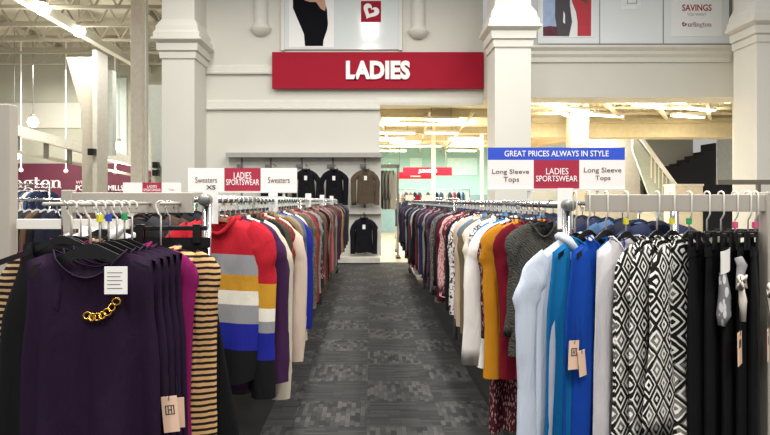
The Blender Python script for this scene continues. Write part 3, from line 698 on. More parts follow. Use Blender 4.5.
SEED = [0]
def garment(kind, label, cloth_m, loc, rz=0, group=None, cat=None, sleeve_m=None, collar_m=None, L=None, detail=1, one=False, **kw):
    SEED[0] += 1; sd = SEED[0]
    base = {'sweater': dict(th=.05, wc=.21, wh=.2, L=.64), 'cardigan': dict(th=.045, L=.78, dipf=.16), 'top': dict(th=.032, L=.66), 'blouse': dict(th=.03, L=.68, wh=.235, amp=.02, nf=8),
            'shirt': dict(th=.032, L=.74, dipf=.06), 'tank_top': dict(th=.03, L=.72, sw=.19, wc=.225, wh=.25, arm=.03, dipf=.1, amp=.02), 'jacket': dict(th=.05, L=.66, sw=.185, dipf=.1, amp=.006),
            'tee': dict(th=.03, L=.7, amp=.016), 'camisole': dict(th=.025, L=.75, sw=.12, nw=.09, wc=.2, arm=.0, dipf=.16), 'dress': dict(th=.035, L=1.05, wh=.3, amp=.025, nf=8), 'tunic': dict(th=.035, L=.85, wh=.23, amp=.02, nf=7)}[kind]
    base = dict(base); base.update(kw)
    if L: base['L'] = L
    for k in ('Ls', 'out', 'swing', 'flare', 'ty', 'r1', 'r0'): base.pop(k, None)
    g = G(**base)
    names = {'top': 'long_sleeve_top', 'tee': 'short_sleeve_top'}
    slv = {'sweater': (.6, .078, .048, .05), 'cardigan': (.6, .075, .046, .045), 'top': (.58, .07, .04, .035), 'blouse': (.5, .075, .05, .035), 'shirt': (.6, .075, .045, .036), 'jacket': (.6, .085, .06, .05),
           'tee': (.2, .08, .075, .036), 'dress': (.58, .07, .042, .036), 'tunic': (.58, .072, .044, .038)}.get(kind)
    nm = names.get(kind, kind)
    if one:
        mb = torso_mb(g, 12, 7)
        if slv:
            for s in (-1, 1):
                q, _ = sleeve_mb(g, s, slv[0], slv[1], slv[2], kw.get('ty', slv[3]), rings=6, n=8, seed=sd * 2 + s); mb.add(q.v, q.f)
        o = link(nm, mb.mesh(nm, cloth_m, True)); o.location = loc; o.rotation_euler = (0, 0, rz)
        return tag(o, label, cat or nm.replace('_', ' '), group), g
    root = thing(nm, label, cat or nm.replace('_', ' '), loc, rz, group)
    part('torso', torso_mb(g), cloth_m, root, True)
    if slv:
        Ls, r0, r1, ty = slv; Ls = kw.get('Ls', Ls)
        for s in (-1, 1):
            q, pts = sleeve_mb(g, s, Ls, kw.get('r0', r0), kw.get('r1', r1), kw.get('ty', ty), kw.get('out', .018) + R.uniform(-.012, .018), kw.get('swing', R.uniform(-.035, .03)), flare=kw.get('flare', .03 if kind == 'blouse' else 0), seed=sd * 2 + s)
            so = part('sleeve', q, sleeve_m or cloth_m, root, True)
            if kind in ('shirt', 'sweater', 'cardigan', 'top', 'tunic'):
                V = q.v; n_ = 14; rg = []
                for j_, sc_ in ((14, 1.05), (15, 1.09), (16, 1.07)):
                    ring = V[j_ * n_:(j_ + 1) * n_]; cx = sum(v[0] for v in ring) / n_; cy = sum(v[1] for v in ring) / n_; cz = sum(v[2] for v in ring) / n_
                    rg.append([(cx + (v[0] - cx) * sc_, cy + (v[1] - cy) * sc_, v[2] - (.004 if j_ == 16 else 0)) for v in ring])
                mbc = MB(); mbc.add([v for r_ in rg for v in r_], [((j * n_ + k, j * n_ + (k + 1) % n_, (j + 1) * n_ + (k + 1) % n_, (j + 1) * n_ + k) if s < 0 else (j * n_ + k, (j + 1) * n_ + k, (j + 1) * n_ + (k + 1) % n_, j * n_ + (k + 1) % n_)) for j in range(2) for k in range(n_)])
                part('cuff', mbc, sleeve_m or cloth_m, so, True)
    if kind in ('sweater', 'top', 'tee', 'tank_top', 'blouse', 'dress', 'tunic'):
        part('neckband', neckband_mb(g, .011 if kind == 'sweater' else .003 if kind == 'tank_top' else .006), collar_m or cloth_m, root, True)
    if kind == 'cardigan':
        for s in (-1, 1):
            part('front_band', strip_on(g, lambda t: s * (.002 + .07 * max(0, 1 - t / .3)), lambda t: s * (.03 + .07 * max(0, 1 - t / .3)), .01, .995, .005), collar_m or cloth_m, root, True)
        part('neckband', neckband_mb(g, .009), collar_m or cloth_m, root, True)
    if kind == 'shirt':
        pl = part('placket', strip_on(g, -.016, .016, .09, .99, .004), cloth_m, root, True)
        for k in range(6):
            p = g.pt(0, .14 + k * .14, -1, .009); part('button', MB().tube([p, (p[0], p[1] - .003, p[2])], .006, 8), LETW, root)
        part('collar', neckband_mb(g, .018), collar_m or cloth_m, root, True)
        for s in (-1, 1):
            p = [g.pt(s * .35 * q, .0, -1) for q in (.2, 1)]
            a = g.pt(s * .02, .0, -1); b_ = g.pt(s * g.nw / g.sw, 0, -1)
            part('collar_point', MB().add([(a[0], a[1] - .012, a[2] + .012), (b_[0], -.016, b_[2] + .012), (s * .075, -g.th * .6 - .02, a[2] - .035), (a[0], a[1] - .016, a[2] + .006), (b_[0], -.02, b_[2] + .006), (s * .075, -g.th * .6 - .024, a[2] - .036)], [(0, 1, 2), (3, 5, 4), (0, 3, 4, 1), (1, 4, 5, 2), (2, 5, 3, 0)]), collar_m or cloth_m, root)
    if kind == 'jacket':
        lapels(g, root, collar_m or cloth_m); part('collar', neckband_mb(g, .014), collar_m or cloth_m, root, True)
        for k in range(2):
            p = g.pt(.04, .5 + .16 * k, -1, .004); part('button', MB().tube([p, (p[0], p[1] - .005, p[2])], .011, 10), BLACKP, root)
        for s in (-1, 1):
            part('pocket_flap', strip_on(g, s * .07, s * .17, .66, .71, .006, 3), cloth_m, root, True)
    return root, g

def hanger(label, g, loc, rz=0, m=CLEARP, clip=None, hook_r=.0185, hw=None, group=None, wide=.012, hook_m=CHROME, bar=None, tr=.0028):
    root = thing('clothes_hanger', label, 'hanger', loc, rz, group)
    pts = []
    r = hook_r
    if bar:      # tall hook over a rectangular crossbar of (height)
        bw, bh = bar
        pts = [(bw, 0, -bh + .01), (bw, 0, -.01)] + [(bw * math.cos(a), 0, bw * .6 * math.sin(a)) for a in [PI * k / 8 for k in range(1, 8)]] + [(-bw, 0, -.01), (-bw, 0, -bh - .005), (-bw * .5, 0, -bh - .02), (0, 0, -bh - .028), (0, 0, g.zn + g.slope * (g.nw - .02) - .012)]
    else:
        for k in range(11):
            a = math.radians(-35 + k * 23); pts.append((r * math.cos(a), 0, r * math.sin(a)))
        pts += [(-r * .55, 0, -r * 1.55), (0, 0, -r * 2.1), (0, 0, g.zn + g.slope * (g.nw - .02) - .012)]
    hw = hw or g.sw - .03
    if bar: pts = [(p[0] * math.cos(PI / 2 - rz), p[0] * math.sin(PI / 2 - rz), p[2]) for p in pts]
    part('hook', MB().tube(pts, tr, 6), hook_m, root, True)
    am = []; n = 9; zc = g.zn - .012
    mb = MB(); vs = []
    for i in range(-n, n + 1):
        x = hw * i / n; a = abs(x)
        z = g.zn + g.slope * (g.nw - max(a, .02)) - .010
        z -= .013 if a >= g.nw else .013 * a / g.nw
        z -= g.slope * .0
        h_ = wide * (1 if a > .03 else 1.3)
        vs.append((x, z, h_))
    V = []; F = []
    for (x, z, h_) in vs: V += [(x, -.0035, z - h_), (x, .0035, z - h_), (x, .0035, z), (x, -.0035, z)]
    for i in range(len(vs) - 1):
        for k in range(4): l = (k + 1) % 4; F.append((i * 4 + k, i * 4 + l, (i + 1) * 4 + l, (i + 1) * 4 + k))
    F += [(3, 2, 1, 0), tuple(len(V) - 4 + k for k in range(4))]
    part('arms', MB().add(V, F), m, root)
    if clip:
        zz = -.038 if not bar else -bar[1] - .035
        part('size_clip', MB().tube([(0, 0, zz - .012), (0, 0, zz + .012)], .011, 8), clip, root)
    return root
def clip_hanger(label, loc, rz, w, m=BLACKP, bar=None, zbar=-.1, clip=None):
    root = thing('clip_hanger', label, 'hanger', loc, rz)
    r = .0185
    if bar:
        bw, bh = bar
        pts = [(bw, 0, -bh + .01), (bw, 0, -.01)] + [(bw * math.cos(a), 0, bw * .6 * math.sin(a)) for a in [PI * k / 8 for k in range(1, 8)]] + [(-bw, 0, -.01), (-bw, 0, -bh - .005), (-bw * .5, 0, -bh - .02), (0, 0, -bh - .028), (0, 0, zbar)]
    else:
        pts = [(r * math.cos(math.radians(-35 + k * 23)), 0, r * math.sin(math.radians(-35 + k * 23))) for k in range(11)] + [(-r * .55, 0, -r * 1.55), (0, 0, -r * 2.1), (0, 0, zbar)]
    if bar: pts = [(p[0] * math.cos(PI / 2 - rz), p[0] * math.sin(PI / 2 - rz), p[2]) for p in pts]
    part('hook', MB().tube(pts, .0034 if bar else .0028, 6), FIXW if bar else CHROME, root, True)
    part('crossbar', MB().box(-w - .012, w + .012, -.008, .008, zbar - .012, zbar + .006), m, root, bevel=.003)
    for s in (-1, 1):
        part('clip', MB().box(s * w * .8 - .014, s * w * .8 + .014, -.018, -.0095, zbar - .06, zbar + .008).box(s * w * .8 - .014, s * w * .8 + .014, .0095, .018, zbar - .06, zbar + .008).box(s * w * .8 - .014, s * w * .8 + .014, -.018, .018, zbar + .006, zbar + .012), m, root)
    if clip: part('size_clip', MB().tube([(0, 0, zbar + .02), (0, 0, zbar + .045)], .011, 8), clip, root)
    return root
def trousers(label, m, loc, rz, w=.17, zt=-.13, L=.95, group=None, waist=None, one=False):
    root = thing('trousers', label, 'trousers', loc, rz, group)
    ph = R.random() * 6
    for s in (-1, 1):
        vs = []; n = 14; rings = 12
        for j in range(rings + 1):
            q = j / rings; hw = w / 2 * (1.02 - .12 * q); cx = s * (w / 2 - .004 + .006 * q)
            ty = .0092 + .012 * min(1, q * 5)
            for k in range(n):
                a = 2 * PI * k / n
                fold = .0035 * math.sin(a * 4 + ph + s) * min(1, q * 3)
                vs.append((cx + (hw + fold) * math.cos(a), (ty + fold) * math.sin(a), zt - .035 - q * (L - .035)))
        fs = [(j * n + k, (j + 1) * n + k, (j + 1) * n + (k + 1) % n, j * n + (k + 1) % n) for j in range(rings) for k in range(n)]
        part('trouser_leg', MB().add(vs, fs), m, root, True)
    pts = []
    n = 20; vs = []
    for z, e in ((zt, 0), (zt - .018, .0015), (zt - .04, .002)):
        for k in range(n):
            a = 2 * PI * k / n; vs.append(((w + .004) * math.copysign(abs(math.cos(a)) ** .5, math.cos(a)), (.0085 + e) * math.copysign(abs(math.sin(a)) ** .5, math.sin(a)), z))
    fs = [(j * n + k, (j + 1) * n + k, (j + 1) * n + (k + 1) % n, j * n + (k + 1) % n) for j in range(2) for k in range(n)]
    part('waistband', MB().add(vs, fs), waist or m, root, True)
    return root

# ================================================================== RACKS
def aisle_rack(label, xa, xb, z, y0, y1, posts, side):
    t = thing('clothing_rack', label, 'clothing rack', (0, 0, 0))
    for x in (xa, xb):
        yb0 = y0 if x == xa else y0 + .3
        part('rod', MB().tube([(x, yb0, z), (x, y1, z)], .0145, 12), CHROME, t, True)
        for y in ([yb0] + posts[1:]):
            part('post', MB().tube([(x, y, .1), (x, y, z - .0)], .019, 12), CHROME, t, True)
    part('end_knob', MB().tube([(xa, y0 - .055, z), (xa, y0 - .05, z), (xa, y0 + .005, z)], [.019, .024, .024], 16), STEEL, t, True)
    for y in posts[:1] + posts[-1:]:
        part('base_bar', MB().box(min(xa, xb) - .03, max(xa, xb) + .03, y - .03, y + .03, .05, .1), BASEBLK, t)
    part('base_deck', MB().box(min(xa, xb) - .02, max(xa, xb) + .02, y0 + .02, y1, .1, .16), BASEBLK, t)
    for x in (xa, xb):
        for y in posts[:1] + posts[-1:]: part('foot', MB().tube([(x, y, 0), (x, y, .05)], .025, 10), BLACKP, t)
    return t
XL, ZL, XR, ZR = -.68, 1.5, .82, 1.478
POSTS = [2.5, 5.75, 9.05, 12.35]
aisle_rack('long chrome double rack along the left side of the aisle', XL, -1.26, ZL, 2.5, 12.35, POSTS, -1)
aisle_rack('long chrome double rack along the right side of the aisle', XR, 1.42, ZR, 2.5, 12.35, POSTS, 1)

PAL = {'charcoal': '2c2c30', 'black': '141416', 'dark red': '6b1f28', 'rust': '83402f', 'olive': '57533a', 'taupe': '84786a', 'cream': 'd8cfbc', 'slate': '4a5260', 'navy': '20263f', 'plum': '4a2342', 'mauve': '9a7076',
       'brown': '5a4234', 'grey': '7d7c7c', 'teal': '1f5560', 'beige': 'b5a48c', 'maroon': '4f1522', 'wine': '641a34', 'sand': 'c4b393', 'moss': '474b30', 'rose': 'a8606a', 'ivory': 'dfd8c8', 'denim': '3f5878', 'coffee': '43322a', 'stone': 'a09a8d', 'ink': '1b1d2b', 'brick': '7c332c', 'silver': 'a9a9ab', 'tan': '9a7a58'}
BL1 = [(0, 'a51c29'), (.235, '8d8d90'), (.325, 'ba882a'), (.395, 'dad4c6'), (.46, '8d8d90'), (.54, '20268c'), (.66, '17171a')]
BL1S = [(0, 'a51c29'), (.36, 'ba882a'), (.47, 'e2dccf'), (.53, '8d8d90'), (.58, '20268c'), (.70, '17171a')]
M1 = cloth('a51c29', 'blocks', '111111', tuple(BL1), 1); M1S = cloth('a51c29', 'blocks', '111111', tuple(BL1S), 1)
# (description, short name for neighbours, kind, material, length, options)
c = cloth
LEFT = [
 ('red, grey, mustard and blue colour-block sweater', 'colour-block sweater', 'sweater', M1, .72, dict(sleeve_m=M1S, collar_m=c('a51c29'), Ls=.66, out=.03)),
 ('second red and mustard striped sweater', 'mustard-striped sweater', 'sweater', cloth('a51c29', 'blocks', '111111', tuple(BL1S), 1), .7, dict(Ls=.66, sw=.16, wc=.185, out=.01)),
 ('dark purple long cardigan', 'purple cardigan', 'cardigan', c('3f2146', 'knit'), .84, dict(Ls=.66, out=.055, ty=.05)),
 ('cream fine-knit long cardigan', 'cream cardigan', 'cardigan', c('cdc4b0', 'knit'), .86, dict(Ls=.78, out=.06)),
 ('black fine sweater', 'black sweater', 'sweater', c('17171a'), .7, {}),
 ('dark olive-brown long cardigan', 'olive-brown cardigan', 'cardigan', c('433d30', 'knit'), .95, {}),
 ('rust-red patterned sweater', 'rust sweater', 'sweater', c('8a3b33', 'tweed', '5c2220'), .8, dict(Ls=.66)),
 ('pale pink-cream long cardigan', 'pale pink cardigan', 'cardigan', c('d3bfae', 'knit'), .92, dict(Ls=.72, out=.06)),
 ('black print top', 'black print top', 'top', c('1b1a1c', 'print', '4a3f3a'), .7, {}),
 ('golden-brown sweater', 'golden-brown sweater', 'sweater', c('7b6340', 'knit'), .68, {}),
 ('taupe knit sweater', 'taupe sweater', 'sweater', c('8b7f72', 'knit'), .7, {}),
 ('slate-blue sweater', 'slate sweater', 'sweater', c('59616c', 'knit'), .72, {}),
 ('bright royal blue cardigan', 'royal blue cardigan', 'cardigan', c('1c2786'), .86, dict(Ls=.66, out=.045)),
 ('ivory long sweater', 'ivory sweater', 'tunic', c('cfc6b3', 'knit'), .92, dict(Ls=.7)),
 ('dark moss-green sweater', 'moss sweater', 'sweater', c('4d4a36', 'knit'), .7, {}),
 ('grey-brown tweed jacket', 'tweed jacket', 'jacket', c('6c6459', 'tweed', '4b443c'), .7, {}),
 ('dusty mauve sweater', 'mauve sweater', 'sweater', c('a47b7e', 'knit'), .68, {}),
 ('brick-red sweater', 'brick sweater', 'sweater', c('86302c', 'knit'), .72, {}),
 ('coffee-brown cardigan', 'coffee cardigan', 'cardigan', c('47362c'), .8, {}),
 ('dark wine top', 'wine top', 'top', c('5a1a2b'), .7, {}),
 ('light grey melange sweater', 'grey sweater', 'sweater', c('8a898a', 'tweed', '6b6a6c'), .7, {}),
 ('maroon floral blouse', 'maroon blouse', 'blouse', c('55202c', 'floral', 'a58c86'), .7, {}),
]
FARL_ = [('charcoal', 'cardigan'), ('olive', 'sweater'), ('dark red', 'cardigan'), ('black', 'jacket'), ('brown', 'sweater'), ('taupe', 'cardigan'), ('rust', 'top'), ('slate', 'cardigan'), ('rose', 'sweater'), ('moss', 'jacket'), ('maroon', 'sweater'),
         ('grey', 'cardigan'), ('coffee', 'sweater'), ('brick', 'cardigan'), ('charcoal', 'sweater'), ('plum', 'sweater'), ('navy', 'cardigan'), ('olive', 'cardigan'), ('dark red', 'sweater'), ('black', 'cardigan'), ('tan', 'sweater'), ('ink', 'jacket'),
         ('grey', 'jacket'), ('wine', 'sweater'), ('charcoal', 'jacket'), ('slate', 'sweater'), ('black', 'top'), ('navy', 'jacket'), ('brown', 'jacket'), ('ink', 'cardigan'), ('charcoal', 'top'), ('slate', 'jacket')]
RIGHT = [
 ('dark grey leaf-print blouse', 'leaf-print blouse', 'blouse', c('4f4e49', 'leaf', '302f2c', None, 4.5), .62, dict(Ls=.42, sw=.125, nw=.06, wc=.135, wh=.15, out=-.02, r0=.06, r1=.035, swing=0)),
 ('burgundy long-sleeve top', 'burgundy top', 'tunic', c('6c1020'), .78, dict(Ls=.64, sw=.145, wc=.165, wh=.17, out=-.005, r1=.04)),
 ('mustard-yellow long cardigan', 'mustard cardigan', 'cardigan', c('b97c1a'), .8, dict(Ls=.66, out=.022)),
 ('long maroon floral dress', 'floral dress', 'dress', c('4a1a26', 'floral', 'b08f88'), 1.12, dict(sw=.16, wc=.18, wh=.2, Ls=.5)),
 ('white flowing blouse', 'white blouse', 'blouse', c('e9e5e0'), .8, dict(Ls=.66, out=.055)),
 ('bright blue print top', 'blue print top', 'top', c('2f6e9e'), .66, {}),
 ('black and white animal-print top', 'animal-print top', 'top', c('d9d0c3', 'animal', '27231f'), .66, {}),
 ('cream long-sleeve sweater', 'cream sweater', 'sweater', c('ded5c6'), .72, dict(Ls=.64)),
 ('olive-taupe long cardigan', 'olive cardigan', 'cardigan', c('6b6049'), .76, {}),
 ('denim-blue shirt', 'denim shirt', 'shirt', c('4c6f93'), .76, {}),
 ('beige soft sweater', 'beige sweater', 'sweater', c('b9a58c'), .7, {}),
 ('pale dusty-pink top', 'dusty pink top', 'top', c('b99c93'), .68, {}),
 ('white top with black edging', 'white top', 'top', c('dcd8d4', 'animal', '3a3637', None, .7), .7, {}),
 ('black jersey top', 'black top', 'top', c('171518'), .72, {}),
 ('wine and white print blouse', 'wine print blouse', 'blouse', c('6a1f2f', 'floral', 'cdb6b2'), .74, {}),
 ('burgundy speckled top', 'speckled burgundy top', 'top', c('5b1a2a', 'print', '8a4a52'), .72, {}),
 ('pale pink speckled blouse', 'pink speckled blouse', 'blouse', c('c9a2a0', 'floral', '6a2430'), .68, {}),
 ('dark maroon sweater', 'maroon sweater', 'sweater', c('4b1220'), .7, {}),
 ('black sheer blouse', 'sheer black blouse', 'blouse', c('19181b'), .74, {}),
 ('black and white tweed jacket', 'tweed jacket', 'jacket', c('74726f', 'tweed', '2f2e2e'), .7, {}),
 ('long grey tweed cardigan', 'grey tweed cardigan', 'cardigan', c('8a8884', 'tweed', '4a4948'), .82, dict(out=.05)),
]
FARR_ = [('charcoal', 'sweater'), ('ink', 'blouse'), ('wine', 'sweater'), ('slate', 'cardigan'), ('black', 'cardigan'), ('grey', 'sweater'), ('maroon', 'cardigan'), ('navy', 'sweater'), ('rose', 'top'), ('charcoal', 'jacket'), ('dark red', 'sweater'), ('denim', 'cardigan'),
         ('black', 'jacket'), ('plum', 'top'), ('stone', 'sweater'), ('navy', 'jacket'), ('wine', 'cardigan'), ('slate', 'sweater'), ('coffee', 'top'), ('ink', 'jacket'), ('grey', 'jacket'), ('maroon', 'top'), ('charcoal', 'cardigan'), ('navy', 'blouse'),
         ('black', 'sweater'), ('slate', 'top'), ('plum', 'sweater'), ('ink', 'cardigan'), ('charcoal', 'blouse'), ('denim', 'sweater'), ('dark red', 'top'), ('navy', 'cardigan')]
def fill(lst, far, x, z, side_word, y0, clip, flip):
    items = list(lst)
    for col, kind in far:
        wd = {'top': 'long-sleeve top'}.get(kind, kind)
        items.append(('%s %s' % (col, wd), '%s %s' % (col, kind), kind, c(PAL[col], R.choice(['plain', 'knit', 'tweed', 'knit']), '2a2628'), R.uniform(.62, .92), {}))
    n = len(items); ys = []; y = y0
    span = 12.2 - y0; wts = [.125 + .16 * (i / n) for i in range(n)]; k = span / sum(wts)
    for w in wts:
        ys.append(y); y += w * k
    for i in range(len(ys)):
        for p in POSTS[1:3]:
            if abs(ys[i] - p) < .09: ys[i] = p + (.1 if ys[i] >= p else -.1)
    for i, (desc, short, kind, m, L, kw) in enumerate(items):
        pv = items[i - 1][1] if i else None; nx = items[i + 1][1] if i + 1 < n else None
        if pv and nx: where = 'on %s aisle rack between %s and %s' % (side_word, pv, nx)
        elif nx: where = 'first on %s aisle rack, before the %s' % (side_word, nx)
        else: where = 'last on %s aisle rack, behind the %s' % (side_word, pv)
        lab = desc + ' ' + where
        if len(lab.replace('-', ' ').split()) > 16 and pv and nx:
            lab = '%s on %s rack between %s and %s' % (desc, side_word, pv, nx)
        if not pv: lab = '%s, first on the %s aisle rack' % (desc, side_word)
        kw = dict(kw); kw.setdefault('ty', min(.062, .036 + .0009 * i)); kw.setdefault('th', .042 + .0006 * i)
        yaw = R.uniform(-.085, .085) if i else .02
        xx = x + R.uniform(-.008, .008) * 0
        _, g = garment(kind, lab, m, (xx, ys[i], z), yaw, None, L=L, **kw)
        hl = 'clear grey hanger carrying the %s on %s rack' % (desc, side_word)
        hangs.append((hl, g, (xx, ys[i], z), yaw, clip))
        # spare room between: the rod is packed with size clips
hangs = []
def spare(label, x, z, y0, y1, step, m, group):
    y = y0; proto = None
    while y < y1:
        o = link('size_clip_ring', MB().tube([(0, -.012, 0), (0, .012, 0)], .0225, 12).mesh('size_clip_ring', m, True)) if proto is None else proto.copy()
        if proto is None: proto = o
        else: COL.objects.link(o)
        o.location = (x, y, z); tag(o, label, 'size ring', group); y += step
fill(LEFT, FARL_, XL, ZL, 'left', 2.70, CLEARP, 1)
fill(RIGHT, FARR_, XR, ZR, 'right', 2.86, CLEARP, -1)
CLIPW = plain('clear_white_clip', 'dde0dc', .25)
for hl, g, loc, yaw, clip in hangs:
    hanger(hl, g, loc, yaw, m=plain('dark_hanger', '2a2a2e', .4) if loc[0] > 0 else plain('brown_hanger', '8a6a50', .45), clip=CLIPW if loc[0] < 0 else CLEARP, hook_m=CLIPW if loc[0] < 0 else CHROME, tr=.0034)

# second rows behind (only hangers and shoulders show)
def row(n, x, z, y0, y1, cols, label, group, clipm, hm, hlabel, hgroup, kind='top'):
    protos = {}
    for i in range(n):
        y = y0 + (y1 - y0) * i / (n - 1); col = cols[i % len(cols)]
        if col not in protos:
            o, g = garment(kind, label % col, c(PAL[col]), (x, y, z), R.uniform(-.04, .04), group % col, L=.72, one=True, th=.04)
            h = hanger(hlabel, g, (x, y, z), o.rotation_euler[2], m=hm, clip=clipm, group=hgroup); protos[col] = (o, h)
        else:
            o = protos[col][0].copy(); COL.objects.link(o); o.location = (x, y, z); o.rotation_euler[2] = R.uniform(-.04, .04)
            h = copy_tree(protos[col][1]); h.location = (x, y, z); h.rotation_euler[2] = o.rotation_euler[2]
            LABELS.append((o['label'], o['group'], o.name)); LABELS.append((h['label'], h['group'], h.name))
row(44, 1.42, ZR, 2.95, 12.1, ['navy', 'ink', 'denim', 'navy', 'charcoal', 'slate'], '%s garment in the dense second row behind the right aisle rack', '%s garments in the second row, right', plain('clear_blue_clip', '9fb2c8', .3), plain('navy_hanger', '27304a', .4), 'blue-clipped hanger in the second row behind the right aisle rack', 'hangers in the right second row')
row(34, -1.26, ZL, 3.0, 12.0, ['black', 'charcoal', 'coffee', 'black', 'ink'], '%s garment in the second row behind the left aisle rack', '%s garments in the second row, left', GREENP, BLACKP, 'green-clipped hanger in the second row behind the left aisle rack', 'hangers in the left second row')

# ---------------------------------------------------------------- left fixture (in line with the first post)
DB = 2.43
t = thing('display_fixture', 'beige metal fixture with upright post and crossbar before the left rack', 'clothing rack', (0, 0, 0))
part('upright', MB().box(PX(-1, DB), PX(14, DB), DB - .03, DB + .03, 0, PZ(105, DB)), BEIGEM, t, bevel=.004)
zt_, zb_ = PZ(192.5, DB), PZ(213, DB)
part('crossbar', MB().box(PX(66, DB), -.716, DB - .016, DB + .016, zb_, zt_), BEIGEM, t, bevel=.003)
part('bracket', MB().box(PX(63.5, DB), PX(74, DB), DB - .02, DB + .02, PZ(232, DB), PZ(190, DB)), BEIGEM, t, bevel=.003)
part('lower_bar', MB().box(PX(18, DB), PX(130, DB), DB - .012, DB + .012, PZ(229, DB), PZ(219, DB)), FIXW, t, bevel=.002)
part('upright', MB().box(PX(66, DB), PX(74, DB), DB - .02, DB + .02, 0, PZ(232, DB)), BEIGEM, t)
part('foot', MB().box(PX(-6, DB), PX(80, DB), DB - .05, DB + .05, 0, .05), BEIGEM, t)
# two arms that stand out from the crossbar towards the aisle end
ZA = 1.478
XA1, XA2 = -.885, -.765
ZT = ZA + .0083
for x, y0 in ((XA1, 1.84), (XA2, 2.2)):
    part('face_out_arm', MB().tube([(x, DB - .012, ZT), (x, y0, ZT)], .007, 10), BEIGEM, t, True)
part('face_out_arm', MB().tube([(-1.06, DB - .012, ZT), (-1.06, 1.95, ZT)], .007, 10), BEIGEM, t, True)
for px in (92, 118, 134, 148, 152):
    pass
BHO = dict(m=BLACKP, hook_m=FIXW, wide=.036, tr=.0034)
PUR = c('200e27', 'plain', '111111', None, 1.0, .06)
tops = []
for i in range(5):
    d = 1.90 + i * .066
    lab = ['dark purple sleeveless top with gold chain at the neck, front of the stack', 'dark purple top directly behind the one with the gold chain', 'third dark purple top in the stack behind the gold chain top', 'fourth dark purple top in the stack behind the gold chain top', 'last dark purple top of the stack, before the magenta top'][i]
    root, g = garment('tank_top', lab, PUR, (XA1, d, ZA), .02 if i == 0 else .06, L=1.0 if i == 0 else .95, zn=-.14, sw=.205, nw=.115, wc=.217, wh=.232, arm=.012, th=.019, ph=1.3, lean=.0, dipf=.085, dipb=.06, amp=.03, slope=.36, nf=8)
    tops.append((root, g))
    hl = ['wide black hanger holding the gold chain purple top', 'black hanger right behind the gold chain top', 'third black hanger of the purple top stack', 'fourth black hanger of the purple top stack', 'rearmost black hanger of the purple top stack'][i]
    hanger(hl, g, (XA1, d, ZA), .02 if i == 0 else .06, clip=[None, YELP, BLUEP, None, GREENP][i], hw=.185, **BHO)
root, g = tops[0]
# gold chain, paper label, seam and price tags on the front top
ch = MB()
for k in range(7):
    u = -.02 + k * .017; p = g.pt(.12 + (u) / g.sw, .115 + .006 * abs(k - 3) * -1 + .0, -1, .004)
    cx = .0 + k * .0155; cz = -.135 - .012 * (1 - ((k - 3) / 3) ** 2) + .0
    q = g.pt(cx / .215, .135, -1, .006); ang = (k % 2) * 1.1
    pts = [(cx + .0125 * math.cos(a) * (1 if k % 2 == 0 else .8), q[1] - .004 + .005 * math.sin(a) * (1 if k % 2 else .2), q[2] + .010 * ((k - 3) / 3) ** 2 + .0105 * math.sin(a)) for a in [2 * PI * j / 14 for j in range(14)]]
    ch.tube(pts, .0032, 6, closed=True)
part('gold_chain', ch, GOLD, root, True, label='gold chain link trim')
q = g.pt(.5, .0, -1, .012)
so = part('size_sticker', MB().box(q[0] - .035, q[0] + .035, q[1] - .024, q[1] - .022, q[2] - .11, q[2] - .025), PAPER, root, label='white paper size label')
for k in range(5): part('printed_line', MB().box(q[0] - .026, q[0] + .02 - .006 * (k % 2), q[1] - .0246, q[1] - .024, q[2] - .045 - k * .012, q[2] - .043 - k * .012), GREYINK, so)
part('neck_fold', strip_on(g, lambda t: -.09 - .03 * t * 3, lambda t: -.075 - .03 * t * 3, .03, .16, .003, 6), PUR, root, True)
price_tag(tops[1][0], .235, -.05, -.61, .0, .05, .115)
price_tag(tops[2][0], .235, -.04, -.64, .15, .05, .1, mark=False)
part('tag_barb', MB().box(.222, .236, -.056, -.05, -.68, -.672), YELP, tops[2][0])
# magenta top, striped sweater, black pieces to its right
root, g = garment('top', 'magenta long-sleeve top behind the stack of dark purple tops', c('7d1855'), (XA1 + .0, 2.232, ZA), .05, L=1.0, zn=-.14, sw=.18, wc=.19, Ls=.8, out=-.01, th=.017, ty=.018, swing=.0, amp=.012)
hanger('black hanger holding the magenta top', g, (XA1, 2.232, ZA), .05, hw=.185, **BHO)
STR = c('c9a06e', 'stripes', '1d181a')
root, g = garment('sweater', 'tan and black striped sweater beside the magenta top', STR, (XA2 - .035, 2.295, ZA), .06, L=1.0, zn=-.16, sw=.165, nw=.07, wc=.19, wh=.2, Ls=.8, out=.0, th=.02, ty=.022, amp=.01, swing=0)
hanger('black hanger holding the tan and black striped sweater', g, (XA2 - .035, 2.295, ZA), .06, hw=.145, **BHO)
trousers('black trousers on a clip hanger behind the striped sweater', c('131315'), (XA2 - .02, 2.345, ZA), .06, w=.155, zt=-.125, L=1.2)
clip_hanger('black clip hanger holding the black trousers behind the striped sweater', (XA2 - .02, 2.345, ZA), .06, .135, zbar=-.085)
root, g = garment('tank_top', 'long black tunic with white lower hem next to the colour-block sweater', c('131315', 'blocks', '111111', ((0, '131315'), (.93, '131315'), (.95, 'd9d6d0'))), (XA2 - .035, 2.392, ZA), .05, L=1.1, zn=-.14, sw=.13, nw=.07, wc=.17, wh=.235, lean=.10, arm=0, th=.015, amp=.01)
hanger('black hanger holding the long black tunic with white hem', g, (XA2 - .035, 2.392, ZA), .05, hw=.11, **BHO)
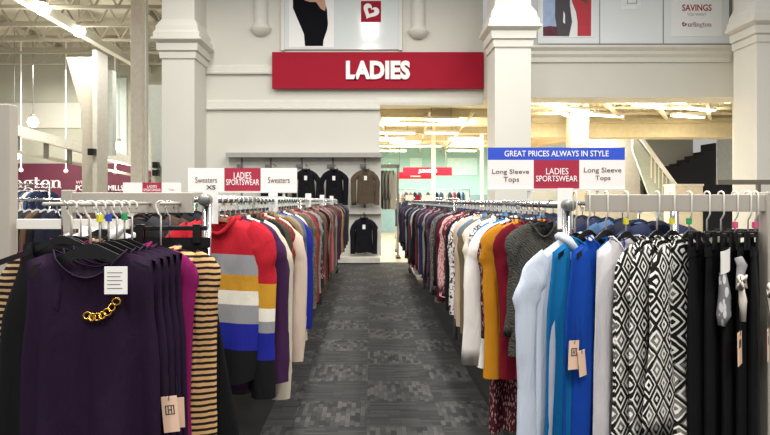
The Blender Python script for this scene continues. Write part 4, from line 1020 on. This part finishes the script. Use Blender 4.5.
# left of the purple stack
root, g = garment('camisole', 'black strappy camisole half hidden left of the purple tops', c('151417'), (-1.06, 2.066, ZA), .05, L=1.0, zn=-.12, sw=.13, nw=.1, wc=.2, wh=.22, th=.012, amp=.008)
hanger('wide black hanger whose bare arm sticks out over the beige upright', g, (-1.06, 2.066, ZA), .05, m=BLACKP, wide=.02, hw=.215)
root, g = garment('tank_top', 'magenta sleeveless top peeking out left of the purple tops', c('7d1a50'), (-1.06, 2.131, ZA), .05, L=.6, zn=-.12, th=.012, amp=.006)
hanger('black hanger holding the magenta sleeveless top', g, (-1.06, 2.131, ZA), .05, hw=.165, **BHO)
root, g = garment('sweater', 'black and tan fine-striped sweater at the far left of the purple tops', c('1d181a', 'stripes', 'b0926c'), (-1.06, 2.2, ZA), .05, L=1.0, zn=-.12, sw=.205, Ls=.95, out=.035, th=.017, ty=.018, amp=.006, swing=0)
hanger('black hanger holding the fine-striped sweater', g, (-1.06, 2.2, ZA), .05, hw=.18, **BHO)
root, g = garment('top', 'black top behind the fine-striped sweater', c('161618'), (-1.06, 2.264, ZA), .05, L=1.05, zn=-.12, sw=.2, Ls=.9, out=.03, th=.012, ty=.014, amp=.006, swing=0)
hanger('black hanger holding the black top left of the purple tops', g, (-1.06, 2.264, ZA), .05, hw=.175, **BHO)
root, g = garment('shirt', 'white shirt tucked behind the black top beside the beige bracket', c('d8d5d2'), (-1.06, 2.368, ZA), .05, L=.5, zn=-.1, sw=.15, wc=.17, wh=.17, Ls=.35, th=.012, ty=.013, amp=.005, swing=0)
hanger('black hanger holding the white shirt beside the beige bracket', g, (-1.06, 2.368, ZA), .05, hw=.17, **BHO)

# ---------------------------------------------------------------- right fixture
DR = 2.415
t = thing('display_fixture', 'beige metal fixture with wide crossbar at the end of the right rack', 'clothing rack', (0, 0, 0))
zt2, zb2 = PZ(194.5, DR), PZ(211.5, DR)
part('crossbar', MB().box(PX(586, DR), PX(764, DR), DR - .016, DR + .016, zb2, zt2), BEIGEM, t, bevel=.003)
part('upright', MB().box(PX(763, DR), PX(784, DR), DR - .03, DR + .03, 0, PZ(192, DR)), BEIGEM, t, bevel=.004)
part('foot', MB().box(PX(755, DR), PX(792, DR), DR - .25, DR + .25, 0, .05), BEIGEM, t)
BAR = (.021, zt2 - zb2 + .004)
def on_bar(px): return (PX(px, DR), DR, zt2 + .0)
SH = dict(zn=-.155)
A = math.radians
BR = dict(m=BLACKP, hook_m=FIXW, wide=.02, bar=BAR, tr=.0034)
def right_item(px, ang, kind, lab, m, hl, clip=None, tagit=None, **kw):
    kw.setdefault('zn', -.15)
    root, g = garment(kind, lab, m, on_bar(px), A(ang), **kw)
    hanger(hl, g, on_bar(px), A(ang), clip=clip, **BR); return root, g
right_item(575, 25, 'shirt', 'pale blue-white long-sleeve shirt left of the blue tops', c('bcc5d3'), 'black hanger holding the pale blue-white shirt', L=.86, Ls=.62, out=.05, zn=-.17, slope=.55, sw=.195, th=.014, ty=.02, ph=2.0, swing=0)
right_item(588, 27, 'tank_top', 'teal-blue cap-sleeve top between the pale shirt and royal blue top', c('0f659c'), 'black hanger holding the teal-blue top', L=.93, th=.006, ph=2.0, lean=.01, sw=.19, zn=-.17, slope=.55, nw=.09, arm=.0, wc=.225, wh=.245, amp=.03, nf=9, dipf=.05)
rb, gb = right_item(606, 27, 'tank_top', 'royal blue cap-sleeve top before the teal-blue one', c('0f3f98'), 'black hanger holding the royal blue top', L=1.05, th=.007, ph=2.0, lean=.01, sw=.19, zn=-.17, slope=.55, nw=.09, arm=.0, wc=.23, wh=.255, amp=.034, nf=9)
price_tag(rb, -.205, -.03, -.56, .0, .05, .11); price_tag(rb, -.175, -.036, -.60, .1, .04, .1, mark=False)
right_item(626, 29, 'tank_top', 'white ruffled sleeveless blouse between royal blue top and geometric prints', c('cfccce'), 'black hanger holding the white ruffled blouse', YELP, L=1.0, th=.014, ph=2.0, sw=.17, zn=-.17, slope=.55, nw=.08, wc=.175, wh=.2, arm=0, amp=.034, nf=14)
GEO = c('e4e2dc', 'geo', '1a1917')
right_item(657, 31, 'blouse', 'black and white geometric-print blouse beside the white ruffled blouse', GEO, 'black hanger holding the first geometric-print blouse', L=.9, Ls=.7, th=.013, ty=.014, ph=.4, swing=0, lean=0, sw=.19, zn=-.17, nw=.095, slope=.5, amp=.024, flare=.03)
right_item(672, 31, 'blouse', 'middle one of the three black and white geometric-print blouses', GEO, 'black hanger holding the middle geometric-print blouse', YELP, L=.88, Ls=.68, th=.013, ty=.014, ph=.4, swing=0, lean=0, sw=.19, zn=-.17, nw=.095, slope=.5, amp=.022, flare=.03)
right_item(689, 32, 'blouse', 'black and white geometric-print blouse beside the black trousers', c('e4e2dc', 'geo', '1a1917', '75736c'), 'black hanger holding the geometric-print blouse beside the trousers', GREENP, L=.86, Ls=.62, th=.016, ty=.018, ph=.4, swing=0, sw=.18, zn=-.17, nw=.09, slope=.5, amp=.03, flare=.07, wh=.27, lean=.03)
BT = c('0e0d0f', 'plain', '111111', None, 1.0, .05)
TR = []
for i, (px, ang, lab) in enumerate(((707, 40, 'black trousers right beside the geometric-print blouse'), (721, 43, 'black trousers with white folded paper at the waist'), (735, 46, 'black trousers with cream bow and peach price tag'), (748, 48, 'plain black trousers second from the beige upright on the right crossbar'), (755, 54, 'black trousers last on the right crossbar beside the beige upright'))):
    r = trousers(lab, BT, on_bar(px), A(ang), w=.175, zt=-.2, L=1.05); TR.append(r)
    clip_hanger('clip hanger holding the ' + lab.replace(' right beside', ' beside'), on_bar(px), A(ang), .15, bar=BAR, zbar=-.155, clip=[None, None, PINKP, None, PINKP][i])
def paper(root, x, z, w, h, m=PAPER, name='paper_slip', y=-.05):
    mb = MB().grid([[(x + w * (a - .5), y - .01 * math.sin(a * 3), z - h * b + .012 * a) for a in (0, .33, .66, 1)] for b in (0, .5, 1)])
    mb.grid([[(x + w * (a - .5), y - .01 * math.sin(a * 3) + .002, z - h * b + .012 * a) for a in (1, .66, .33, 0)] for b in (0, .5, 1)])
    part(name, mb, m, root, True, label='white paper slip')
def bow(root, x, z, m, label, y=-.05):
    mb = MB(); mb.tube([(x, y, z), (x - .03, y - .01, z + .02), (x - .035, y - .01, z - .02), (x, y, z)], [.006, .013, .013, .006], 8)
    mb.tube([(x, y, z), (x + .02, y - .012, z + .018), (x + .025, y - .012, z - .02), (x, y, z)], [.006, .012, .012, .006], 8)
    mb.tube([(x, y - .004, z), (x - .005, y - .012, z - .07), (x + .004, y - .01, z - .15)], [.007, .014, .010], 8, flat=(1, .5))
    part('sash_bow', mb, m, root, True, label=label)
paper(TR[1], -.15, -.215, .1, .085, y=-.06)
part('sash', MB().tube([(-.13, -.045, -.3), (-.125, -.05, -.38), (-.14, -.05, -.46), (-.15, -.046, -.5)], [.012, .022, .026, .012], 10, flat=(1, .5)), c('6c6b6e', 'print', 'b5b4b6'), TR[1], True, label='grey patterned sash')
part('sash', MB().tube([(-.15, -.045, -.24), (-.14, -.055, -.27), (-.15, -.05, -.31), (-.17, -.046, -.36)], [.014, .018, .013, .006], 10, flat=(1, .5)), c('8f8d90'), TR[2], True, label='grey satin sash')
bow(TR[2], -.155, -.33, c('d8cfc4'), 'cream satin bow')
price_tag(TR[2], -.165, -.052, -.52, .0, .055, .125, stringlen=.12)
bow(TR[4], -.135, -.36, c('cfc6ba'), 'pale satin bow')
price_tag(TR[4], -.145, -.05, -.51, .0, .05, .12, stringlen=.12)

# ---------------------------------------------------------------- signs on the racks and size cards
def rack_sign(label, x0, x1, z0, z1, y, cols, xr, zr, band=None):
    t = thing('rack_sign', label, 'sign', (0, 0, 0)); n = len(cols); w = (x1 - x0) / n
    zt = z1
    if band:
        zt = z1 - (z1 - z0) * .30
        o = part('header_strip', MB().box(x0, x1, y, y + .006, zt, z1), SIGNB, t)
        lettering(band, x0 + .12 * (x1 - x0), x1 - .12 * (x1 - x0), zt + .28 * (z1 - zt), z1 - .25 * (z1 - zt), y - .0002, o, depth=.0012, bold=.006)
    for i, (m, lines, lm) in enumerate(cols):
        o = part('sign_panel', MB().box(x0 + i * w, x0 + (i + 1) * w, y, y + .006, z0, zt), m, t, label={SIGNR: 'red panel', SIGNRED2: 'red panel'}.get(m))
        for s, u0, u1, v0, v1 in lines:
            lettering(s, x0 + (i + u0) * w, x0 + (i + u1) * w, z0 + v0 * (zt - z0), z0 + v1 * (zt - z0), y - .0002, o, depth=.0012, m=lm, bold=.004)
    part('rail_channel', MB().box(x0, x1, y - .003, y + .01, z0 - .008, z0 + .002), FIXW, t)
    for q in (.42, .88) if not band else (.3, .8):
        x = x0 + (x1 - x0) * q
        part('stem', MB().box(x - .006, x + .006, y + .001, y + .007, zr + .016, z0), CLEARP, t)
        part('foot_plate', MB().box(min(x, xr) - .012, max(x, xr) + .012, y - .006, y + .014, zr + .0150, zr + .021), CLEARP, t)
    return t
ds = 3.4
rack_sign('rack sign reading Sweaters, LADIES SPORTSWEAR, Sweaters above the left rack', PX(188, ds), PX(297, ds), PZ(191.5, ds), PZ(168, ds), ds,
          [(SIGNW, [('Sweaters', .2, .8, .36, .62)], GREYINK), (SIGNRED2, [('LADIES', .26, .74, .54, .82), ('SPORTSWEAR', .05, .96, .27, .52)], LETW), (SIGNW, [('Sweaters', .2, .8, .36, .62)], GREYINK)], XL, ZL)
ds = 2.72
rack_sign('rack sign with blue strip GREAT PRICES ALWAYS IN STYLE above the right rack', PX(488, ds), PX(625, ds), PZ(189, ds), PZ(147.5, ds), ds,
          [(SIGNW, [('Long Sleeve', .09, .9, .48, .68), ('Tops', .34, .68, .2, .42)], GREYINK), (SIGNRED2, [('LADIES', .27, .76, .5, .72), ('SPORTSWEAR', .05, .96, .26, .46)], LETW), (SIGNW, [('Long Sleeve', .1, .92, .52, .74), ('Tops', .35, .68, .26, .46)], GREYINK)], XR, ZR, 'GREAT PRICES ALWAYS IN STYLE')
# small sign farther back at the left and its clips
ds = 6.0
t = rack_sign('small LADIES SPORTSWEAR rack sign above the beige crossbar, farther back', PX(123, ds), PX(181, ds), PZ(193, ds), PZ(182.5, ds), ds,
          [(SIGNW, [], LETW), (SIGNRED2, [('LADIES', .25, .75, .5, .75), ('SPORTSWEAR', .06, .95, .16, .42)], LETW), (SIGNW, [('Tops', .35, .65, .2, .4)], GREYINK)], -2.2, 1.48)
def size_card(label, x, y, z, txt):
    t = thing('size_card', label, 'size marker', (0, 0, 0))
    part('card', MB().box(x - .032, x + .032, y + .008, y + .011, z - .1, z + .072), PAPER, t)
    if txt: lettering(txt, x - .018, x + .022, z + .044, z + .062, y + .0079, t, depth=.001, m=INK, bold=.02)
size_card('white XS size card behind the knob of the left rack', XL + .01, 2.51, ZL, 'XS')
size_card('white size card behind the knob of the right rack', XR, 2.51, ZR, None)
for i, (y, lab) in enumerate(((4.2, 'white size card on the left rod under the Sweaters sign'), (6.6, 'second white size card along the left rod'), (8.5, 'white size card on the left rod before the black wall jackets'), (10.6, 'white size card near the far end of the left rod'))):
    size_card(lab, XL, y, ZL, None)

# ---------------------------------------------------------------- back wall fixture with jackets
YW = WD - .002
t = thing('wall_rail_fixture', 'grey slatted wall fixture with top rail and standards on the back wall', 'wall fixture', (0, 0, 0))
part('back_panel', MB().box(PX(226, WD), PX(381, WD), WD - .02, YW, .15, PZ(158, WD)), plain('pale_wall_panel', 'cfcdc6', .6), t)
part('top_rail', MB().box(PX(225, 14.2), PX(382, 14.2), WD - .32, WD - .02, PZ(157.5, 14.4), PZ(153, 14.4)), plain('grey_rail_paint', 'a3a29c', .5), t)
part('mid_rail', MB().box(PX(226, 14.2), PX(382, 14.2), WD - .2, WD - .02, PZ(214, 14.4), PZ(208, 14.4)), plain('white_rail_paint', 'cfccc4', .5), t)
for px in (242, 271, 302, 333, 365): 
    part('standard', MB().box(PX(px, WD) - .02, PX(px, WD) + .02, WD - .05, WD - .02, .2, PZ(157, WD)), plain('dark_standard', '77756f', .5), t)
ARMY = WD - .34
base = thing('wall_platform', 'low cream base platform under the wall jackets', 'platform', (0, 0, 0))
part('deck', MB().box(PX(226, WD), PX(380, WD), WD - .55, WD - .05, .02, .16), plain('cream_base_paint', 'cbc7bc', .6), base, bevel=.01); part('kick', MB().box(PX(226, WD) + .03, PX(380, WD) - .03, WD - .5, WD - .05, 0, .02), BASEBLK, base)
def wall_jacket(px, py, lab, hl, m, parent_t, sc=1.14):
    x, y, z = PX(px, ARMY - .04), ARMY - .04, PZ(py, ARMY)
    part('arm', MB().tube([(x, WD - .05, z - .0), (x, y - .08, z - .0), (x, y - .085, z + .03)], .012, 8), plain('dark_standard', '77756f', .5), parent_t)
    root, g = garment('jacket', lab, m, (x, y, z + .0), 0, L=.72, zn=-.09, sw=.155, wc=.17, wh=.19, slope=.55, Ls=.6, th=.06, ty=.055, r0=.07, r1=.05, out=.085, amp=.01, swing=-.02)
    root.scale = (sc, 1, sc)
    h = hanger(hl, g, (x, y, z + .0), 0, m=BLACKP); h.scale = (sc, 1, sc)
    q = g.pt(0, .13, -1, .004)
    part('price_tag', MB().box(-.03, .03, q[1] - .02, q[1] - .017, q[2] - .05, q[2] + .04), PAPER, root, label='white tag')
    return root
wall_jacket(306, 165, 'black wall jacket half hidden behind the Sweaters sign', 'black hanger holding the wall jacket behind the Sweaters sign', c('17171a'), t)
wall_jacket(334, 165, 'black wall jacket between the half-hidden jacket and brown jacket', 'black hanger holding the middle black wall jacket', c('121217'), t)
wall_jacket(365.5, 165, 'brown-olive wall jacket, rightmost of the upper row', 'black hanger holding the brown-olive wall jacket', c('5d5042', 'tweed', '4c4236'), t)
wall_jacket(364, 213.5, 'black wall jacket alone on the lower rail under the brown jacket', 'black hanger holding the lower black wall jacket', c('15151c'), t)
wall_jacket(274, 165, 'black wall jacket mostly covered by the red LADIES SPORTSWEAR panel', 'black hanger holding the wall jacket behind the red sign panel', c('17171a'), t)
for px, lab in ((243, 'dark price holder clipped on the wall rail, leftmost'), (271, 'dark price holder clipped on the wall rail above the red sign panel'), (302, 'dark price holder clipped on the wall rail above the half-hidden jacket'), (333, 'dark price holder clipped on the wall rail above the middle black jacket'), (366, 'dark price holder clipped on the wall rail above the brown jacket')):
    x, y, z = P(px - 3, 166, WD - .06); tag(part('price_holder_mount', MB().box(x - .07, x + .07, y - .03, y + .008, z - .04, z + .04), plain('dark_standard', '77756f', .5), None), lab, 'price holder')

# grey coats hung at the side of the opening
DG = 15.6
t = thing('side_rail', 'dark rail with grey coats just beyond the opening edge', 'clothing rack', (0, 0, 0))
part('rod', MB().box(PX(377, DG), PX(399.5, DG), DG - .03, DG + .03, PZ(168, DG), PZ(164.5, DG)), plain('dark_standard', '77756f', .5), t)
part('post', MB().box(PX(397, DG), PX(398.8, DG), DG - .03, DG + .03, 0, PZ(166, DG)), plain('dark_standard', '77756f', .5), t)
part('foot', MB().box(PX(397, DG) - .03, PX(397, DG) + .08, DG - .3, DG + .3, 0, .05), BASEBLK, t)
for i, (px, lab, col) in enumerate(((383, 'dark coat next to the wall edge on the side rail', '3a393a'), (386.5, 'grey coat second from the wall edge on the side rail', '77756f'), (389.8, 'grey coat in the middle of the side rail', '84827c'), (393, 'pale grey coat at the outer end of the side rail', '8f8d86'))):
    loc = (PX(px, DG), DG, PZ(166, DG) + .045)
    o, g = garment('cardigan', lab, c(col, 'knit'), loc, A(68), L=1.0, one=True, zn=-.16, sw=.19, wc=.22, wh=.24, th=.028, ty=.026, amp=.005)
    hanger('black hanger holding the ' + lab, g, loc, A(68), m=BLACKP, bar=(.037, .107))

# racks in the juniors room
def far_rack(label, x0, x1, y, z, n, cols, glab, ggroup, kind='top', ang=70, L=.7, sc=1):
    t = thing('clothing_rack', label, 'clothing rack', (0, 0, 0))
    part('rod', MB().tube([(x0, y, z), (x1, y, z)], .0145, 8), CHROME, t, True)
    for x in (x0 + .01, x1 - .01):
        part('post', MB().tube([(x, y, .04), (x, y, z)], .02, 8), CHROME, t, True); part('foot', MB().box(x - .03, x + .03, y - .28, y + .28, 0, .04), BASEBLK, t)
    pr = {}
    for i in range(n):
        x = x0 + .08 + (x1 - x0 - .16) * i / (n - 1); col = cols[i % len(cols)]; rz = A(ang) + R.uniform(-.06, .06)
        if col not in pr:
            o, g = garment(kind, glab % col, c(PAL[col]), (x, y, z), rz, ggroup % col, L=L, one=True, th=.028, ty=.03, amp=.007)
            h = hanger('hanger on ' + label.replace('chrome rack', 'the chrome rack'), g, (x, y, z), rz, m=CLEARP, hook_r=.0205, group='hangers of ' + ggroup.replace('%s ', '')); pr[col] = (o, h)
        else:
            o = pr[col][0].copy(); COL.objects.link(o); o.location = (x, y, z); o.rotation_euler[2] = rz
            h = copy_tree(pr[col][1]); h.location = (x, y, z); h.rotation_euler[2] = rz
            LABELS.append((o['label'], o['group'], o.name)); LABELS.append((h['label'], h['group'], h.name))
far_rack('chrome rack of dark tops before the JUNIORS sign', .75, 2.6, 17.5, 1.55, 11, ['slate', 'navy', 'grey', 'ink', 'denim', 'charcoal'], '%s top on the rack before the JUNIORS sign', '%s tops on the juniors front rack')
far_rack('chrome rack of pale and blue tops below the aqua wall', 1.0, 3.9, 23.5, 1.9, 17, ['denim', 'ivory', 'slate', 'rose', 'navy'], '%s top on the rack below the aqua wall', '%s tops on the juniors rear rack')
for px, w, hex_, lab in ((409.5, 8, SIGNW, 'white card sign on the juniors rack, left of the red round sign'), (417.5, 6, SIGNR, 'red round sign on the juniors rack'), (426.5, 9, SIGNW, 'white card sign on the juniors rack, right of the red round sign')):
    d = 17.4; x, y, z = P(px, 200, d); t = thing('card_sign', lab, 'sign', (x, d, 0))
    hw = w / 2 * d / 600
    if hex_ is SIGNR: part('face', MB().tube([(0, -.01, PZ(197.5, d)), (0, .01, PZ(197.5, d))], hw * .95, 20), hex_, t)
    else: part('face', MB().box(-hw, hw, -.01, .01, PZ(200.5, d), PZ(195, d)), hex_, t)
    part('stem', MB().box(-.008, .008, -.006, .006, 1.5, PZ(199.5, d)), STEEL, t)
    part('pole', MB().box(-.02, .02, -.0055, .0055, 0, 1.5), STEEL, t)
# racks in the left hall
far_rack('chrome rack of dark coats seen between the beige uprights', PX(12, 5.2), PX(70, 5.2), 5.2, 1.5, 6, ['black', 'ink', 'charcoal', 'brown'], '%s coat on the chrome rack between the beige uprights', '%s coats between the uprights', 'cardigan', 72)
far_rack('chrome rack of blue jeans tops before the Burlington band', PX(8, 8.5), PX(50, 8.5), 8.5, 1.72, 10, ['denim', 'navy', 'slate', 'ivory'], '%s top on the rack before the Burlington band', '%s tops before the Burlington band', 'top', 62)
far_rack('chrome rack of dark tops behind the beige crossbar', -2.9, -1.75, 6.0, 1.47, 9, ['black', 'coffee', 'moss', 'charcoal', 'stone'], '%s top on the rack behind the beige crossbar', '%s tops behind the crossbar', 'top', 60)

# ================================================================== LIGHTS, WORLD, CAMERA
def area(name, loc, rot, sx, sy, power, col=(1, .965, .91)):
    l = bpy.data.lights.new(name, 'AREA'); l.shape = 'RECTANGLE'; l.size = sx; l.size_y = sy; l.energy = power; l.color = col
    o = bpy.data.objects.new(name, l); COL.objects.link(o); o.location = loc; o.rotation_euler = rot; return o
for y, e in ((-2.0, 290), (2.2, 260), (7.0, 190), (10.8, 105)):
    for x in (-3.6, 0, 3.6):
        area('hall_lamp', (x, y, 6.8), (0, 0, 0), .5, 2.6, e)
for x, y in ((-8, 18), (-12, 18), (-8, 23), (-12.5, 23)):
    area('far_hall_lamp', (x, y, 6.7), (0, 0, 0), .6, 2.4, 210)
for x, y in ((.4, 17.5), (2.4, 17.5), (1, 21), (3.4, 21), (1.5, 25), (4.0, 25)):
    area('juniors_lamp', (x, y, 3.55), (0, 0, 0), 1.1, .3, 150, (1, .93, .79)); area('juniors_ceiling_fill', (x, y, 3.5), (PI, 0, 0), 1.1, .3, 55, (1, .93, .79))  # the upward lights are added fill that brightens the juniors ceiling
for x, y in ((4.8, 16.5), (7.5, 16.5), (9.5, 17.5), (6.2, 18.3)):
    area('stair_lamp_and_fill', (x, y, 4.04), (0, 0, 0), 1.2, .3, 85, (1, .93, .79)); area('stair_ceiling_fill', (x, y, 3.9), (PI, 0, 0), 1.2, .3, 75, (1, .93, .79))  # upward ones are extra fill for the deck ceiling, not separate fixtures
area('stair_lamp_and_fill', (8, 22.6, 4.6), (0, 0, 0), 2, .5, 420); area('stair_lamp_and_fill', (6.5, 21.3, 4.6), (0, 0, 0), 1, .4, 170)  # unseen fill lights added behind the bulkhead to brighten the grey stairwell walls
w = bpy.data.worlds.new('store_ambient'); SC.world = w; w.use_nodes = True
w.node_tree.nodes['Background'].inputs[0].default_value = (1, .98, .95, 1); w.node_tree.nodes['Background'].inputs[1].default_value = .44

cam = bpy.data.cameras.new('camera'); cam.sensor_width = 36; cam.lens = 600 / 770 * 36; cam.shift_x = 15 / 770; cam.shift_y = -17.5 / 770; cam.clip_end = 200; cam.clip_start = .05
co = bpy.data.objects.new('camera', cam); COL.objects.link(co); co.location = (0, 0, 1.5); co.rotation_euler = (PI / 2, 0, 0); SC.camera = co
vs = SC.view_settings; vs.view_transform = 'Standard'; vs.look = 'None'; vs.gamma = 1; vs.use_curve_mapping = False; vs.exposure = 0

seen = {}
for lab, grp, nm in LABELS:
    nw = len(lab.split())
    if nw > 16 or nw < 4: print('LABEL LENGTH', nw, nm, lab)
    if lab in seen and (not grp or seen[lab] != grp): print('LABEL TWICE', nm, lab)
    seen[lab] = grp
